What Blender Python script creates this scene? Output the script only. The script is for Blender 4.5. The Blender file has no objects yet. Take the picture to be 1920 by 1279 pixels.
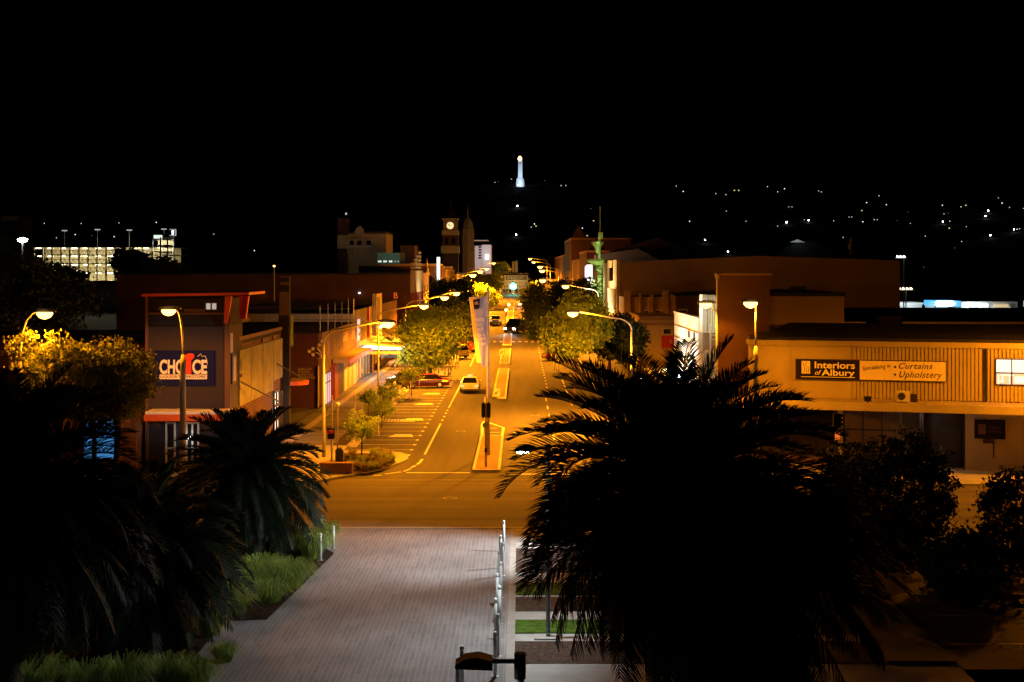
import bpy, math, random
from mathutils import Vector, Matrix
S = bpy.context.scene
C = S.collection
R = math.radians
random.seed(7)

# ------------------------------------------------------------------ camera
H, F, VX, VY = 11.8, 2600.0, 975.0, 505.0          # eye height; focal length and street vanishing point in photo pixels
cd = bpy.data.cameras.new('camera')
cam = bpy.data.objects.new('camera', cd)
C.objects.link(cam)
cam.location = (0, 0, H)
cam.rotation_euler = (R(90), 0, 0)
cd.sensor_width = 36
cd.lens = 36 * F / 1920
cd.shift_x = (960 - VX) / 1920
cd.shift_y = (VY - 639.5) / 1920
cd.clip_start = 0.5
cd.clip_end = 6000
S.camera = cam

# ------------------------------------------------------------------ sky: night, sun well under the horizon
w = bpy.data.worlds.new('World')
S.world = w
w.use_nodes = True
nt = w.node_tree
sky = nt.nodes.new('ShaderNodeTexSky')
sky.sky_type = 'NISHITA'
sky.sun_disc = False
sky.sun_elevation = R(-6)
sky.sun_rotation = R(200)
bg = nt.nodes['Background']
bg.inputs[1].default_value = 0.004
nt.links.new(sky.outputs[0], bg.inputs[0])
S.view_settings.view_transform = 'Standard'
S.view_settings.look = 'None'
S.view_settings.gamma = 1
S.view_settings.use_curve_mapping = False
S.view_settings.exposure = 0
S.cycles.use_denoising = True
S.cycles.sample_clamp_indirect = 4
S.cycles.max_bounces = 6
S.cycles.diffuse_bounces = 3

# strengths of the lamps (watts)
SODIUM = (1.0, 0.29, 0.006)
P_SODIUM = 16000
COOL = (0.86, 0.96, 1.0)
P_PLAZA = 1150

# ------------------------------------------------------------------ helpers
def road_z(y):
    if y < 165: return 0.0
    if y < 255: 
        t = (y - 165) / 90
        return 2.4 * t * t * (2.0 - t) * 0.98
    return 2.352 + 0.0155 * (y - 255)

def P(px, py, y):
    """the point at photo pixel (px, py) that lies y metres down the street"""
    return Vector(((px - VX) / F * y, y, H - (py - VY) / F * y))

def G(px, py, dz=0.0):
    """the ground point at a photo pixel"""
    y = 100.0
    for _ in range(60):
        y = 0.5 * y + 0.5 * F * (H - road_z(y) - dz) / (py - VY)
    return P(px, py, y)

def YX(px, x):
    return F * x / (px - VX)

class MB:
    def __init__(s):
        s.v, s.f = [], []
    def add(s, vs, fs):
        n = len(s.v)
        s.v += [tuple(p) for p in vs]
        s.f += [tuple(i + n for i in f) for f in fs]
        return s
    def box(s, x0, x1, y0, y1, z0, z1):
        return s.add([(x0, y0, z0), (x1, y0, z0), (x1, y1, z0), (x0, y1, z0), (x0, y0, z1), (x1, y0, z1), (x1, y1, z1), (x0, y1, z1)],
                     [(0, 3, 2, 1), (4, 5, 6, 7), (0, 1, 5, 4), (1, 2, 6, 5), (2, 3, 7, 6), (3, 0, 4, 7)])
    def quad(s, a, b, c, d):
        return s.add([a, b, c, d], [(0, 1, 2, 3)])
    def prism(s, pts, vec):
        """a closed outline swept along a vector"""
        n = len(pts)
        vec = Vector(vec)
        top = [Vector(p) + vec for p in pts]
        return s.add([Vector(p) for p in pts] + top, [tuple(range(n))[::-1], tuple(range(n, 2 * n))] + [(i, (i + 1) % n, n + (i + 1) % n, n + i) for i in range(n)])
    def slab(s, xy, z0, z1):
        return s.prism([(x, y, z0) for x, y in xy], (0, 0, z1 - z0))
    def tube(s, pts, rad, n=8):
        pts = [Vector(p) for p in pts]
        if not isinstance(rad, (list, tuple)): rad = [rad] * len(pts)
        vs, fs = [], []
        for i, p in enumerate(pts):
            d = (pts[min(i + 1, len(pts) - 1)] - pts[max(i - 1, 0)]).normalized()
            u = d.cross(Vector((0.3, 0.95, 0.1)) if abs(d.z) > 0.8 else Vector((0, 0, 1))).normalized()
            v = d.cross(u)
            for k in range(n):
                a = 2 * math.pi * k / n
                vs.append(p + (u * math.cos(a) + v * math.sin(a)) * rad[i])
        for i in range(len(pts) - 1):
            for k in range(n):
                fs.append((i * n + k, i * n + (k + 1) % n, (i + 1) * n + (k + 1) % n, (i + 1) * n + k))
        fs.append(tuple(range(n))[::-1])
        fs.append(tuple(range((len(pts) - 1) * n, len(pts) * n)))
        return s.add(vs, fs)
    def lathe(s, prof, n=12, c=(0, 0, 0), sx=1.0, sy=1.0):
        vs, fs = [], []
        for r, z in prof:
            for k in range(n):
                a = 2 * math.pi * k / n
                vs.append((c[0] + r * math.cos(a) * sx, c[1] + r * math.sin(a) * sy, c[2] + z))
        m = len(prof)
        for i in range(m - 1):
            for k in range(n):
                fs.append((i * n + k, i * n + (k + 1) % n, (i + 1) * n + (k + 1) % n, (i + 1) * n + k))
        fs.append(tuple(range(n))[::-1])
        fs.append(tuple(range((m - 1) * n, m * n)))
        return s.add(vs, fs)
    def xwheel(s, prof, n, c):
        """lathe about the x axis: prof is (radius, x)"""
        vs, fs = [], []
        for r, x in prof:
            for k in range(n):
                a = 2 * math.pi * k / n
                vs.append((c[0] + x, c[1] + r * math.cos(a), c[2] + r * math.sin(a)))
        m = len(prof)
        for i in range(m - 1):
            for k in range(n):
                fs.append((i * n + k, i * n + (k + 1) % n, (i + 1) * n + (k + 1) % n, (i + 1) * n + k))
        fs.append(tuple(range(n)))
        fs.append(tuple(range((m - 1) * n, m * n)))
        return s.add(vs, fs)

# ------------------------------------------------------------------ materials
def mat(name, rgb, rough=0.75, metal=0.0, var=0.18, scale=3.0, bump=0.0, bscale=30.0, stretch=(1, 1, 1), spec=0.4):
    m = bpy.data.materials.new(name)
    m.use_nodes = True
    t = m.node_tree
    b = t.nodes['Principled BSDF']
    b.inputs['Roughness'].default_value = rough
    b.inputs['Metallic'].default_value = metal
    b.inputs['Specular IOR Level'].default_value = spec
    tc = t.nodes.new('ShaderNodeTexCoord')
    mp = t.nodes.new('ShaderNodeMapping')
    mp.inputs['Scale'].default_value = stretch
    t.links.new(tc.outputs['Object'], mp.inputs[0])
    n = t.nodes.new('ShaderNodeTexNoise')
    n.inputs['Scale'].default_value = scale
    n.inputs['Detail'].default_value = 6
    t.links.new(mp.outputs[0], n.inputs['Vector'])
    cr = t.nodes.new('ShaderNodeValToRGB')
    cr.color_ramp.elements[0].position = 0.3
    cr.color_ramp.elements[1].position = 0.7
    cr.color_ramp.elements[0].color = (*[c * (1 - var) for c in rgb], 1)
    cr.color_ramp.elements[1].color = (*[min(1, c * (1 + var)) for c in rgb], 1)
    t.links.new(n.outputs['Fac'], cr.inputs[0])
    t.links.new(cr.outputs[0], b.inputs['Base Color'])
    if bump:
        n2 = t.nodes.new('ShaderNodeTexNoise')
        n2.inputs['Scale'].default_value = bscale
        t.links.new(tc.outputs['Object'], n2.inputs['Vector'])
        bp = t.nodes.new('ShaderNodeBump')
        bp.inputs['Strength'].default_value = bump
        bp.inputs['Distance'].default_value = 0.02
        t.links.new(n2.outputs['Fac'], bp.inputs['Height'])
        t.links.new(bp.outputs[0], b.inputs['Normal'])
    return m

def brickmat(name, c1, c2, mortar, bw, bh, ms=0.012, rot=(0, 0, 0), rough=0.8, var=0.3):
    m = mat(name, c1, rough)
    t = m.node_tree
    b = t.nodes['Principled BSDF']
    tc = t.nodes['Texture Coordinate']
    mp = t.nodes.new('ShaderNodeMapping')
    mp.inputs['Rotation'].default_value = rot
    t.links.new(tc.outputs['Object'], mp.inputs[0])
    br = t.nodes.new('ShaderNodeTexBrick')
    br.inputs['Color1'].default_value = (*c1, 1)
    br.inputs['Color2'].default_value = (*c2, 1)
    br.inputs['Mortar'].default_value = (*mortar, 1)
    br.inputs['Scale'].default_value = 1
    br.inputs['Mortar Size'].default_value = ms
    br.inputs['Brick Width'].default_value = bw
    br.inputs['Row Height'].default_value = bh
    t.links.new(mp.outputs[0], br.inputs['Vector'])
    n = t.nodes.new('ShaderNodeTexNoise')
    n.inputs['Scale'].default_value = 0.35
    n.inputs['Detail'].default_value = 5
    t.links.new(tc.outputs['Object'], n.inputs['Vector'])
    mr = t.nodes.new('ShaderNodeMapRange')
    mr.inputs[1].default_value = 0.3; mr.inputs[2].default_value = 0.7
    mr.inputs[3].default_value = 1 - var; mr.inputs[4].default_value = 1 + var
    t.links.new(n.outputs['Fac'], mr.inputs[0])
    mx = t.nodes.new('ShaderNodeMix')
    mx.data_type = 'RGBA'; mx.blend_type = 'MULTIPLY'; mx.inputs[0].default_value = 1
    t.links.new(br.outputs['Color'], mx.inputs[6])
    t.links.new(mr.outputs[0], mx.inputs[7])
    t.links.new(mx.outputs[2], b.inputs['Base Color'])
    return m

def emat(name, rgb, strength, body=(0.5, 0.5, 0.5)):
    m = bpy.data.materials.new(name)
    m.use_nodes = True
    b = m.node_tree.nodes['Principled BSDF']
    b.inputs['Base Color'].default_value = (*body, 1)
    b.inputs['Emission Color'].default_value = (*rgb, 1)
    b.inputs['Emission Strength'].default_value = strength
    b.inputs['Roughness'].default_value = 0.4
    return m

M = dict(
    asphalt=mat('asphalt', (0.060, 0.055, 0.050), 0.8, var=0.24, scale=1.3, bump=0.25, bscale=40, stretch=(0.9, 0.045, 1), spec=0.4),
    crossing=mat('asphalt_crossing', (0.125, 0.108, 0.095), 0.85, var=0.36, scale=0.6, bump=0.2, bscale=40, stretch=(0.05, 0.9, 1), spec=0.25),
    gardensoil=mat('garden_soil', (0.032, 0.022, 0.015), 0.95, var=0.6, scale=7, bump=0.9, bscale=12, spec=0.05),
    soil=mat('soil', (0.018, 0.017, 0.012), 0.95, var=0.5, scale=0.05, spec=0.1),
    bush_hill=mat('bushland', (0.006, 0.007, 0.004), 1.0, var=0.5, scale=0.02, spec=0.0),
    mulch=mat('mulch', (0.06, 0.038, 0.028), 0.95, var=0.6, scale=9, bump=0.9, bscale=14, spec=0.1),
    lawn=mat('lawn', (0.045, 0.095, 0.012), 0.9, var=0.4, scale=4, bump=0.6, bscale=40, spec=0.1),
    concrete=mat('concrete', (0.34, 0.32, 0.29), 0.8, var=0.16, scale=1.2, bump=0.1),
    darkpave=brickmat('charcoal_paver', (0.095, 0.09, 0.085), (0.12, 0.112, 0.105), (0.06, 0.056, 0.052), 0.8, 0.4, 0.008),
    lightpave=mat('pale_paver', (0.30, 0.27, 0.235), 0.75, var=0.15, scale=2.5),
    paver=brickmat('plaza_brick', (0.20, 0.193, 0.19), (0.155, 0.15, 0.148), (0.245, 0.238, 0.235), 0.95, 0.16, 0.016, (0, 0, R(90)), var=0.22),
    brick=brickmat('red_brick', (0.27, 0.10, 0.06), (0.21, 0.075, 0.045), (0.30, 0.25, 0.21), 0.24, 0.08, 0.01, (R(90), 0, 0)),
    paint=mat('road_paint', (0.62, 0.60, 0.55), 0.6, var=0.25, scale=6),
    kerbpaint=mat('kerb_paint', (0.6, 0.58, 0.52), 0.65, var=0.2, scale=3),
    steel=mat('galvanised_steel', (0.42, 0.41, 0.38), 0.45, 0.4, var=0.15, scale=2),
    whitesteel=mat('white_steel', (0.72, 0.71, 0.68), 0.45, var=0.08),
    darksteel=mat('dark_steel', (0.035, 0.036, 0.04), 0.5, 0.3, var=0.2),
    pole_concrete=mat('pole_concrete', (0.46, 0.42, 0.36), 0.8, var=0.12, scale=2),
    black=mat('black_plastic', (0.012, 0.012, 0.013), 0.5, var=0.2),
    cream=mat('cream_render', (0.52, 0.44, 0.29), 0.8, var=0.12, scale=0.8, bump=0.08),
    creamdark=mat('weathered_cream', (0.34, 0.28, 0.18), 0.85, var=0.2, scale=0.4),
    tan=mat('tan_render', (0.36, 0.25, 0.15), 0.85, var=0.15, scale=0.5),
    brown=mat('brown_wall', (0.12, 0.06, 0.032), 0.9, var=0.16, scale=0.4),
    redbrown=brickmat('dark_red_brick', (0.06, 0.014, 0.009), (0.048, 0.012, 0.008), (0.2, 0.15, 0.12), 0.5, 0.16, 0.012, (R(90), 0, 0)),
    hallwall=mat('hall_wall', (0.34, 0.24, 0.13), 0.9, var=0.18, scale=0.15),
    purple=mat('purple_wall', (0.05, 0.012, 0.04), 0.8, var=0.15, scale=0.7),
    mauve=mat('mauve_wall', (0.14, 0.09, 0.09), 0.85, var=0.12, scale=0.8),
    navy=mat('navy_board', (0.006, 0.008, 0.07), 0.7, var=0.1, spec=0.1),
    redpaint=mat('red_paint', (0.50, 0.035, 0.018), 0.5, var=0.12),
    orangepaint=mat('orange_paint', (0.75, 0.13, 0.03), 0.5, var=0.1),
    letter=mat('letter_cream', (0.78, 0.72, 0.62), 0.6, var=0.04),
    letterred=mat('letter_red', (0.65, 0.03, 0.02), 0.5, var=0.04),
    ink=mat('ink', (0.03, 0.02, 0.018), 0.6, var=0.1),
    maroon=mat('maroon_board', (0.016, 0.010, 0.022), 0.7, var=0.1, spec=0.1),
    signcream=mat('sign_cream', (0.80, 0.68, 0.45), 0.6, var=0.05),
    roof=mat('dark_roof', (0.03, 0.028, 0.027), 0.85, var=0.25, scale=0.6, spec=0.1),
    glassdark=mat('dark_glass', (0.012, 0.012, 0.014), 0.08, var=0.2, spec=0.8),
    trim=mat('window_trim', (0.6, 0.55, 0.45), 0.7, var=0.06),
    white=mat('white_render', (0.72, 0.74, 0.70), 0.8, var=0.06, scale=0.7),
    green_steel=mat('green_steel', (0.30, 0.50, 0.22), 0.6, var=0.1),
    stone=mat('pale_stone', (0.62, 0.64, 0.66), 0.85, var=0.08, scale=0.3),
    bark=mat('bark', (0.075, 0.058, 0.04), 0.95, var=0.4, scale=6, bump=0.8, bscale=14, spec=0.1),
    palmbark=mat('palm_bark', (0.14, 0.10, 0.07), 0.95, var=0.5, scale=9, bump=1.0, bscale=12, spec=0.1),
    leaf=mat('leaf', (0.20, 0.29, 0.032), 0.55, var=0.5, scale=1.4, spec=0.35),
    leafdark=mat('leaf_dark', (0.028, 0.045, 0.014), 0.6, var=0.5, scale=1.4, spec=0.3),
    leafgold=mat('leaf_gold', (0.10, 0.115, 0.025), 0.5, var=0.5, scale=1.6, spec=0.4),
    palmleaf=mat('palm_leaf', (0.011, 0.017, 0.007), 0.6, var=0.45, scale=1.0, spec=0.1),
    tussock=mat('tussock', (0.26, 0.33, 0.06), 0.6, var=0.5, scale=2.0, spec=0.3),
    tussockgold=mat('tussock_gold', (0.19, 0.155, 0.05), 0.6, var=0.5, scale=3.0, spec=0.3),
    rubber=mat('rubber', (0.015, 0.015, 0.015), 0.8, var=0.2),
    alloy=mat('alloy', (0.5, 0.5, 0.5), 0.35, 0.7, var=0.1),
    carwhite=mat('car_white', (0.78, 0.77, 0.74), 0.25, var=0.02, spec=0.6),
    carred=mat('car_red', (0.10, 0.007, 0.01), 0.22, var=0.05, spec=0.6),
    carsilver=mat('car_silver', (0.45, 0.45, 0.45), 0.3, 0.5, var=0.03),
    cardark=mat('car_dark', (0.035, 0.045, 0.04), 0.25, var=0.05, spec=0.6),
    tailoff=mat('tail_lamp', (0.5, 0.04, 0.02), 0.25, var=0.02),
    plate=mat('number_plate', (0.7, 0.66, 0.5), 0.5, var=0.03),
    banner=mat('banner_slate', (0.40, 0.38, 0.48), 0.8, var=0.08),
    bannercream=mat('banner_cream', (0.74, 0.66, 0.36), 0.8, var=0.06),
    shutter=mat('roller_shutter', (0.03, 0.028, 0.026), 0.6, var=0.2),
    binblue=mat('bin_navy', (0.02, 0.025, 0.045), 0.5, var=0.1),
)
def translucent(m, rgb, fac):
    t = m.node_tree
    b = t.nodes['Principled BSDF']
    tr = t.nodes.new('ShaderNodeBsdfTranslucent')
    tr.inputs[0].default_value = (*rgb, 1)
    mx = t.nodes.new('ShaderNodeMixShader')
    mx.inputs[0].default_value = fac
    out = t.nodes['Material Output']
    t.links.new(b.outputs[0], mx.inputs[1]); t.links.new(tr.outputs[0], mx.inputs[2])
    t.links.new(mx.outputs[0], out.inputs[0])
translucent(M['leaf'], (0.34, 0.46, 0.06), 0.4)
translucent(M['leafgold'], (0.14, 0.16, 0.03), 0.35)
translucent(M['tussock'], (0.25, 0.34, 0.05), 0.35)
translucent(M['tussockgold'], (0.3, 0.26, 0.08), 0.35)
M['darkconcrete'] = mat('dark_concrete', (0.13, 0.12, 0.11), 0.85, var=0.25, scale=0.9)
E = dict(
    sodium=emat('sodium_lens', (1.0, 0.56, 0.15), 4.5),
    cool=emat('cool_lens', (0.9, 0.95, 1.0), 40),
    housewhite=emat('house_white', (1.0, 0.97, 0.9), 2.2),
    housewarm=emat('house_warm', (1.0, 0.7, 0.3), 1.4),
    housedim=emat('house_dim', (0.9, 0.95, 1.0), 0.45),
    clock=emat('clock_face', (1.0, 0.86, 0.42), 0.95),
    tube=emat('fluorescent_tube', (1.0, 0.97, 0.72), 22),
    deck=emat('deck_tube', (1.0, 0.96, 0.62), 14),
    office=emat('office_light', (0.85, 1.0, 0.88), 1.0),
    officedim=emat('office_dim', (0.8, 0.95, 0.9), 0.35),
    bluepanel=emat('blue_panel', (0.045, 0.23, 0.55), 0.85, (0.02, 0.03, 0.04)),
    globe=emat('ceiling_globe', (1.0, 0.97, 0.9), 4),
    blueshop=emat('blue_shop', (0.06, 0.45, 0.95), 1.2),
    whitesign=emat('white_sign', (1.0, 0.98, 1.0), 2.2),
    purpleglow=emat('purple_sign', (0.35, 0.22, 1.0), 2.0),
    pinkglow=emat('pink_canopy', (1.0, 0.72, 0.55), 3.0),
    redlamp=emat('red_signal', (1.0, 0.12, 0.03), 4.0),
    amber=emat('amber_signal', (1.0, 0.55, 0.15), 8.0),
    redglow=emat('red_body', (0.9, 0.07, 0.01), 0.7),
    greenlamp=emat('green_signal', (0.10, 0.95, 0.62), 6.0),
    headlight=emat('headlight', (1.0, 0.97, 0.80), 60),
    tail=emat('tail_light', (1.0, 0.55, 0.30), 1.4),
    taxisign=emat('taxi_sign', (1.0, 0.75, 0.35), 0.7),
    flame=emat('beacon', (1.0, 0.50, 0.12), 14),
    orangesign=emat('orange_notice', (1.0, 0.16, 0.02), 0.8),
    bluewindow=emat('blue_window', (0.25, 0.5, 1.0), 0.5),
    shopwarm=emat('shop_warm', (1.0, 0.72, 0.35), 0.6),
)

# ------------------------------------------------------------------ things and parts
ORG = {}
def thing(name, label, cat, base=(0, 0, 0), group=None, rotz=0.0):
    o = bpy.data.objects.new(name, None)
    o.empty_display_size = 0.3
    C.objects.link(o)
    o.location = base
    o.rotation_euler = (0, 0, rotz)
    o['label'] = label
    o['category'] = cat
    if group: o['group'] = group
    ORG[o.name] = Vector(base)
    return o

def obj(name, mb, m, parent=None, smooth=False, label=None):
    """one mesh object; the mesh is given in world coordinates (or in its prototype's own) and stored about its parent's origin"""
    me = bpy.data.meshes.new(name)
    off = Vector((0, 0, 0))
    if parent is not None:
        off = ORG.get(parent.name, Vector((0, 0, 0)))
    me.from_pydata([Vector(v) - off for v in mb.v], [], mb.f)
    me.update()
    if smooth:
        me.polygons.foreach_set('use_smooth', [True] * len(me.polygons))
    me.materials.append(m)
    o = bpy.data.objects.new(name, me)
    C.objects.link(o)
    if parent is not None:
        o.parent = parent
        ORG[o.name] = off
    if label: o['label'] = label
    return o

def single(name, mb, m, label, cat, group=None, base=None, smooth=False):
    o = obj(name, mb, m, None, smooth)
    if base is not None:
        b = Vector(base)
        for v in o.data.vertices: v.co -= b
        o.location = b
    o['label'] = label; o['category'] = cat
    if group: o['group'] = group
    return o

def struct(name, mb, m, kind='structure'):
    o = obj(name, mb, m)
    o['kind'] = kind
    return o

def light(parent, kind, loc, power, color, radius=0.15, spot=None, blend=0.5, target=None, name='lamp_light'):
    d = bpy.data.lights.new(name, kind)
    d.energy = power
    d.color = color
    d.shadow_soft_size = radius
    if kind == 'SPOT':
        d.spot_size = R(spot); d.spot_blend = blend
    o = bpy.data.objects.new(name, d)
    C.objects.link(o)
    off = ORG.get(parent.name, Vector((0, 0, 0)))
    o.parent = parent
    o.location = Vector(loc) - off
    if target is not None:
        o.rotation_euler = (Vector(target) - Vector(loc)).to_track_quat('-Z', 'Y').to_euler()
    return o

FRONT = (R(90), 0, 0)            # faces the camera end of the street
EASTWARD = (R(90), 0, R(90))     # on the left-hand facades, faces the street
WESTWARD = (R(90), 0, R(-90))    # on the right-hand facades
def text(name, body, m, loc, size, rot, parent, ext=0.01, bold=0.0, shear=0.0, align='LEFT', sx=1.0, spacing=1.0, line=1.0, fit=None):
    cu = bpy.data.curves.new(name, 'FONT')
    cu.body = body
    cu.size = size
    cu.extrude = ext
    cu.offset = bold
    cu.shear = shear
    cu.align_x = align
    cu.space_character = spacing
    cu.space_line = line
    cu.materials.append(m)
    f = bpy.data.objects.new(name, cu)
    C.objects.link(f)
    me = bpy.data.meshes.new_from_object(f.evaluated_get(bpy.context.evaluated_depsgraph_get()))
    bpy.data.objects.remove(f)
    if fit:
        vx = [v.co.x for v in me.vertices]; vy = [v.co.y for v in me.vertices]
        kx_, ky_ = fit[0] / (max(vx) - min(vx)), fit[1] / (max(vy) - min(vy))
        x0_, y0_ = min(vx), min(vy)
        for v in me.vertices:
            v.co.x = (v.co.x - x0_) * kx_; v.co.y = (v.co.y - y0_) * ky_
    o = bpy.data.objects.new(name, me)
    C.objects.link(o)
    off = ORG.get(parent.name, Vector((0, 0, 0)))
    o.parent = parent
    ORG[o.name] = off
    o.location = Vector(loc) - off
    o.rotation_euler = rot
    o.scale = (sx, 1, 1)
    return o

def copy_tree(o, parent=None):
    c = o.copy()
    C.objects.link(c)
    c.parent = parent
    for ch in list(o.children):
        copy_tree(ch, c)
    return c

def place(proto, used, loc, rotz=0.0, label=None, group=None, scale=1.0):
    o = proto if not used else copy_tree(proto)
    used.append(o)
    o.location = loc
    o.rotation_euler = (0, 0, rotz)
    o.scale = (scale, scale, scale) if not isinstance(scale, tuple) else scale
    if label: o['label'] = label
    if group: o['group'] = group
    return o

# ------------------------------------------------------------------ ground
def sm(t):
    t = max(0.0, min(1.0, t))
    return t * t * (3 - 2 * t)

def hill_z(x, y):
    base = road_z(min(y, 650)) - 0.09
    if y <= 650: return base
    a = 84 - 30 * sm((-x - 60) / 250) + 4 * math.sin(x * 0.013) * sm((x - 80) / 100) - 8 * sm((x - 350) / 250)
    t = min(1.0, (y - 650) / 650)
    return base + a * (0.25 * t + 0.75 * t * t) + 6 * math.sin(x * 0.02 + y * 0.006) * t * (1 - t) * 2

def on_hill(px, py, extra=1.5):
    """the place on the hillside that is seen at a photo pixel"""
    y = 660.0
    while y < 1300:
        p = P(px, py, y)
        if hill_z(p.x, y) + extra >= p.z:
            return p
        y += 4
    return P(px, py, 1290)

mb = MB()
xs = [-1700, -1100, -800, -600, -450, -350, -270, -200, -140, -100, -60, -30, 0, 30, 60, 100, 140, 200, 260, 320, 380, 450, 520, 600, 750, 950, 1250, 1700]
ys = [-60, 0, 30, 60, 90, 120, 150] + list(range(165, 262, 5)) + [300, 350, 400, 500, 600, 650, 700, 750, 800, 850, 900, 950, 1000, 1050, 1100, 1150, 1200, 1250, 1300, 1400, 1600, 2000, 2600]
mb.add([(x, y, hill_z(x, y)) for y in ys for x in xs],
       [(j * len(xs) + i, j * len(xs) + i + 1, (j + 1) * len(xs) + i + 1, (j + 1) * len(xs) + i) for j in range(len(ys) - 1) for i in range(len(xs) - 1)])
struct('ground', mb, M['soil'], 'structure')

def strip(mb, x0, x1, y0, y1, dz, step=6.0):
    n = max(1, int(math.ceil((y1 - y0) / step)))
    vs, fs = [], []
    for i in range(n + 1):
        y = y0 + (y1 - y0) * i / n
        z = road_z(y) + dz
        vs += [(x0, y, z), (x1, y, z)]
    for i in range(n):
        fs.append((2 * i, 2 * i + 1, 2 * i + 3, 2 * i + 2))
    return mb.add(vs, fs)

def raised(mb, x0, x1, y0, y1, dz, step=6.0):
    """a raised strip with its own sides, following the road"""
    n = max(1, int(math.ceil((y1 - y0) / step)))
    vs, fs = [], []
    for i in range(n + 1):
        y = y0 + (y1 - y0) * i / n
        z = road_z(y)
        vs += [(x0, y, z - 0.05), (x0, y, z + dz), (x1, y, z + dz), (x1, y, z - 0.05)]
    for i in range(n):
        a, b = 4 * i, 4 * i + 4
        fs += [(a, a + 1, b + 1, b), (a + 1, a + 2, b + 2, b + 1), (a + 2, a + 3, b + 3, b + 2)]
    fs += [(0, 3, 2, 1), (4 * n, 4 * n + 1, 4 * n + 2, 4 * n + 3)]
    return mb.add(vs, fs)

Y0 = 63.3                                             # near kerb of the cross street
JY = 78.0
struct('cross_street', MB().quad((-160, Y0, 0), (160, Y0, 0), (160, JY, 0), (-160, JY, 0)), M['crossing'])
struct('road', strip(MB(), -22, 20, JY, 720, 0.0), M['asphalt'])
struct('side_road', MB().quad((13, 42.6, 0.0), (90, 42.6, 0.0), (90, 58.5, 0.0), (13, 58.5, 0.0)), M['asphalt'])

# plaza of small bricks on the near side of the crossing, with its pale edge
def poly_sheet(mb, pts, z):
    return mb.add([(x, y, z) for x, y in pts], [tuple(range(len(pts)))])
pl = [(-0.42, 10), (-0.42, Y0 - 0.35), (-10.5, Y0 - 0.35)]
for px, py in ((625, 1040), (560, 1105), (500, 1163)):
    g = G(px, py); pl.append((g.x, g.y))
pl += [(-9.9, 46.4), (-9.9, 10)]
struct('plaza', MB().slab(pl, -0.05, 0.02), M['paver'])
struct('plaza_edge_kerb', MB().box(-22, 12, Y0 - 0.35, Y0, -0.05, 0.045), M['lightpave'])
struct('plaza_border_path', MB().box(-0.42, -0.16, 10, Y0 - 0.35, -0.05, 0.025), M['lightpave'])

# bands of lawn, mulch and paving on the right of the plaza
bands = [(1030, 1075, 'mulch'), (1075, 1095, 'concrete'), (1095, 1117, 'lawn'), (1117, 1122, 'concrete'), (1122, 1148, 'mulch'), (1148, 1165, 'concrete'), (1165, 1190, 'lawn'), (1190, 1205, 'concrete'), (1205, 1247, 'mulch')]
acc = {'mulch': MB(), 'concrete': MB(), 'lawn': MB(), 'dark': MB()}
for a, b, k in bands:
    y1, y0 = F * H / (a - VY), F * H / (b - VY)
    z = {'mulch': 0.05, 'concrete': 0.03, 'lawn': 0.06}[k]
    acc[k].box(-0.158, 11.0, y0 + 0.005, y1 - 0.005, -0.05, z)
acc['concrete'].box(-0.158, 13, 10, F * H / (1247 - VY), -0.05, 0.034)
acc['concrete'].box(-0.158, 11.0, F * H / (1030 - VY), Y0 - 0.36, -0.05, 0.03)
acc['dark'].box(11.0, 13.0, F * H / (1247 - VY), Y0 - 0.36, -0.05, 0.12)
acc['dark'].box(13.0, 90, 58.5, Y0 - 0.36, -0.05, 0.12)
acc['dark'].box(13.0, 90, 40.5, 42.6, -0.05, 0.12)
struct('mulch_beds', acc['mulch'], M['mulch'])
struct('garden_paths', acc['concrete'], M['concrete'])
struct('garden_border_path', acc['dark'], M['darkconcrete'])
struct('lawn', acc['lawn'], M['lawn'])
struct('garden_soil', MB().slab([(-9.88, 10), (-9.88, 46.38)] + [(G(px, py).x + 0.02, G(px, py).y) for px, py in ((500, 1160), (560, 1104), (625, 1038))] + [(-10.5, Y0 - 0.36), (-45, Y0 - 0.36), (-45, 10)], -0.05, 0.035), M['gardensoil'])

# footpaths beside the street
def arc(cx, cy, r, a0, a1, n=8):
    return [(cx + r * math.cos(R(a0 + (a1 - a0) * i / n)), cy + r * math.sin(R(a0 + (a1 - a0) * i / n))) for i in range(n + 1)]
KZ = 0.13
bulb = [G(px, py) for px, py in ((560, 914), (592, 907), (640, 897), (680, 891), (720, 881), (745, 873), (758, 868), (766, 862), (763, 856), (752, 852), (735, 850))]
corner = [(p.x, p.y) for p in bulb]
corner = [(-90, corner[0][1] - 0.4)] + corner + [(-11.5, 89.5), (-11.5, 92), (-90, 92)]
struct('corner_pavement', MB().slab(corner, -0.05, KZ), M['concrete'])
left = MB()
for a, b in ((92, 152), (152, 160), (160, 167), (167, 178), (178, 700)):
    raised(left, -11.5 if a in (92, 178, 160) else -7.9, -16.85, a, b, KZ)
struct('left_footpath', left, M['darkpave'])
right = MB()
rc = [(90, 74.2), (24, 75.4), (16, 76.6)] + arc(12.5, 81.8, 4.8, -90, -180, 6) + [(7.7, 92), (90, 92)]
struct('right_corner_pavement', MB().slab(rc[::-1] if False else rc, -0.05, KZ), M['concrete'])
for a, b in ((92, 156), (156, 172), (172, 700)):
    raised(right, 7.7 if a != 156 else 4.3, 12.95, a, b, KZ)
struct('right_footpath', right, M['darkpave'])
kerbs = MB()
for a, b in ((92, 151.8), (160.2, 166.8), (178.2, 700)):
    raised(kerbs, -11.49, -11.25, a, b, KZ + 0.012)
for a, b in ((92, 155.8), (172.2, 700)):
    raised(kerbs, 7.45, 7.69, a, b, KZ + 0.012)
struct('kerb', kerbs, M['concrete'])
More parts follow.
